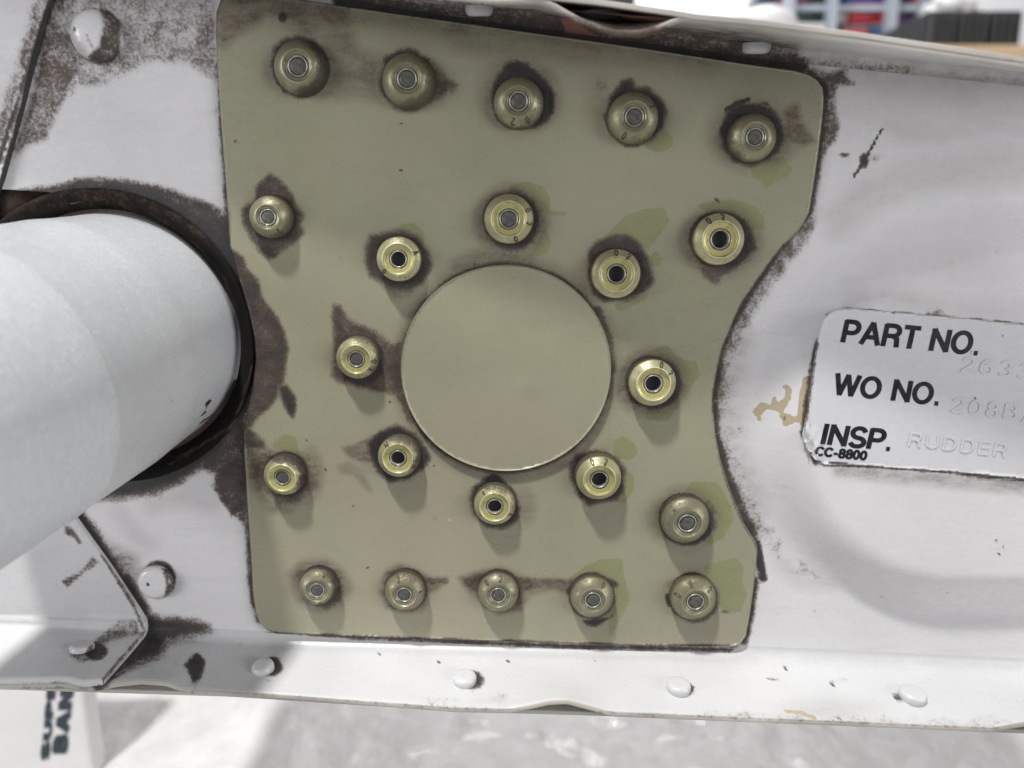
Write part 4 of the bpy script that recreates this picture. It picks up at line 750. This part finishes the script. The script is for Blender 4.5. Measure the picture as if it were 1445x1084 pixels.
binbox("storage_bin", 1198, 1250, 6, 32, (.55, .03, .06), "red bin beside the tall shelf post on the upper row", lidcol=(.5, .04, .08)); binbox("storage_bin", 1190, 1250, -20, 3.5, (.04, .07, .30), "deep blue bin above the red bin")
binbox("storage_bin", 1188, 1228, 36, 55, (.60, .06, .10), "small red bin below the other red bin", lidcol=(.35, .40, .45)); binbox("storage_bin", 1230, 1252, 34, 55, (.07, .16, .34), "small blue bin next to the low red bin", lidcol=(.5, .55, .6))
binbox("storage_bin", 1120, 1140, -26, 2, (.30, .05, .16), "magenta bin at the left of the top shelf row"); binbox("storage_bin", 1143, 1168, -20, 2, (.06, .06, .07), "charcoal bin beside the magenta bin", lidcol=(.5, .5, .5))
binbox("storage_bin", 1262, 1280, -22, 3, (.05, .06, .12), "navy bin above the purple bin", lidcol=(.2, .05, .1)); binbox("storage_bin", 1282, 1299, -26, 3, (.42, .05, .07), "narrow crimson bin beside the navy bin", lidcol=(.6, .55, .55))
binbox("storage_bin", 1178, 1196, 8, 32, (.48, .47, .46), "pale grey bin left of the red bin", lidcol=(.6, .58, .55))
binbox("storage_bin", 1262, 1297, 14, 40, (.10, .05, .18), "purple bin between the two right shelf posts", lidcol=(.35, .12, .30)); binbox("storage_bin", 1262, 1298, 42, 56, (.38, .33, .26), "beige tray under the purple bin", "tray")
# bench board with black crates and a bag
WY = 1.5
wb = empty("wooden_counter", (wx(1400, WY), WY, -1.0)); tag(wb, "counter with a pale wooden edge and grey front at upper right", "counter")
M_wood = NT("pale_wood"); g_ = M_wood.noise(18, 5, .6, .5, M_wood.stretch(.3, 4, 8)); M_wood.l(M_wood.mix(M_wood.step(g_, .3, .7), (.50, .33, .19), (.62, .45, .28)), M_wood.b.inputs["Base Color"]); M_wood = M_wood.m
hz = wz(70, WY)+1.0
box("counter_board", wx(1310, WY)-wb.location.x, .9, 0, .7, hz-.018, hz+.009, M_wood, wb, .003); box("counter_front", wx(1318, WY)-wb.location.x, .88, .02, .68, 0, hz-.019, simple("grey_laminate", (.33, .34, .36), .5, 0, .06, 8), wb)
M_black = simple("black_plastic", (.012, .012, .014), .75, 0, .3, 30)
for k, (a, b, lab) in enumerate(((1313, 1352, "black slatted crate nearest the shelf unit"), (1355, 1398, "black slatted crate in the middle of the counter"), (1401, 1446, "black slatted crate at the right end of the counter"))):
    y = WY+.08; x0, x1 = wx(a, y), wx(b, y); e = empty("black_crate", ((x0+x1)/2, y, hz-1.0+.0095)); tag(e, lab, "crate", "black crates on the counter"); hw = (x1-x0)/2
    box("crate_body", -hw, hw, .012, .25, 0, .085, M_black, e, .003)
    for q in range(4): box("slat", -hw+hw*2*(q+.2)/4, -hw+hw*2*(q+.62)/4, 0, .0115, .006, .08, simple("dark_grey_slat", (.035, .037, .042), .45, 0, .2, 30) if (k == 0 and q == 0) else bpy.data.materials["dark_grey_slat"], e)
bm = bmesh.new(); bmesh.ops.create_icosphere(bm, subdivisions=4, radius=1)
for vv in bm.verts:
    n_ = mn.noise(vv.co*2.3)*.22+mn.noise(vv.co*6)*.10; vv.co *= 1+n_; vv.co = Vector((vv.co.x*.055, vv.co.y*.05, max(-.02, vv.co.z*.026)))
bg = bmpart("plastic_bag", bm, wrap_mat(), None); bg.location = (wx(1341, WY+.18), WY+.19, hz-1.0+.0095+.086+.02); tag(bg, "crumpled white plastic bag on top of the black crates", "bag")
# rounded white bowl just over the edge
v, f = lathe([(.062, 0), (.066, .004), (.062, .02), (.050, .036), (.030, .045), (.004, .047)], 40, True)
bo = part("white_bowl", v, f, M_card, None); y = 1.45; bo.location = (wx(1078, y), y, wz(48, y)); tag(bo, "white upturned bowl showing just over the upper edge", "bowl")
st_ = box("bowl_shelf", wx(1000, y), wx(1140, y), y-.09, y+.10, wz(48, y)-.02, wz(48, y)-.0005, M_card); tag(st_, "white ledge carrying the upturned bowl", "ledge")
bm = bmesh.new(); bm_box(bm, -.10, .10, 0, .02, -.05, .12, .004); mo = bmpart("dark_screen", bm, M_black, None, False); y = 2.4; mo.location = (wx(850, y), y, wz(20, y)+.03); tag(mo, "dark flat screen showing over the wavy edge", "screen")
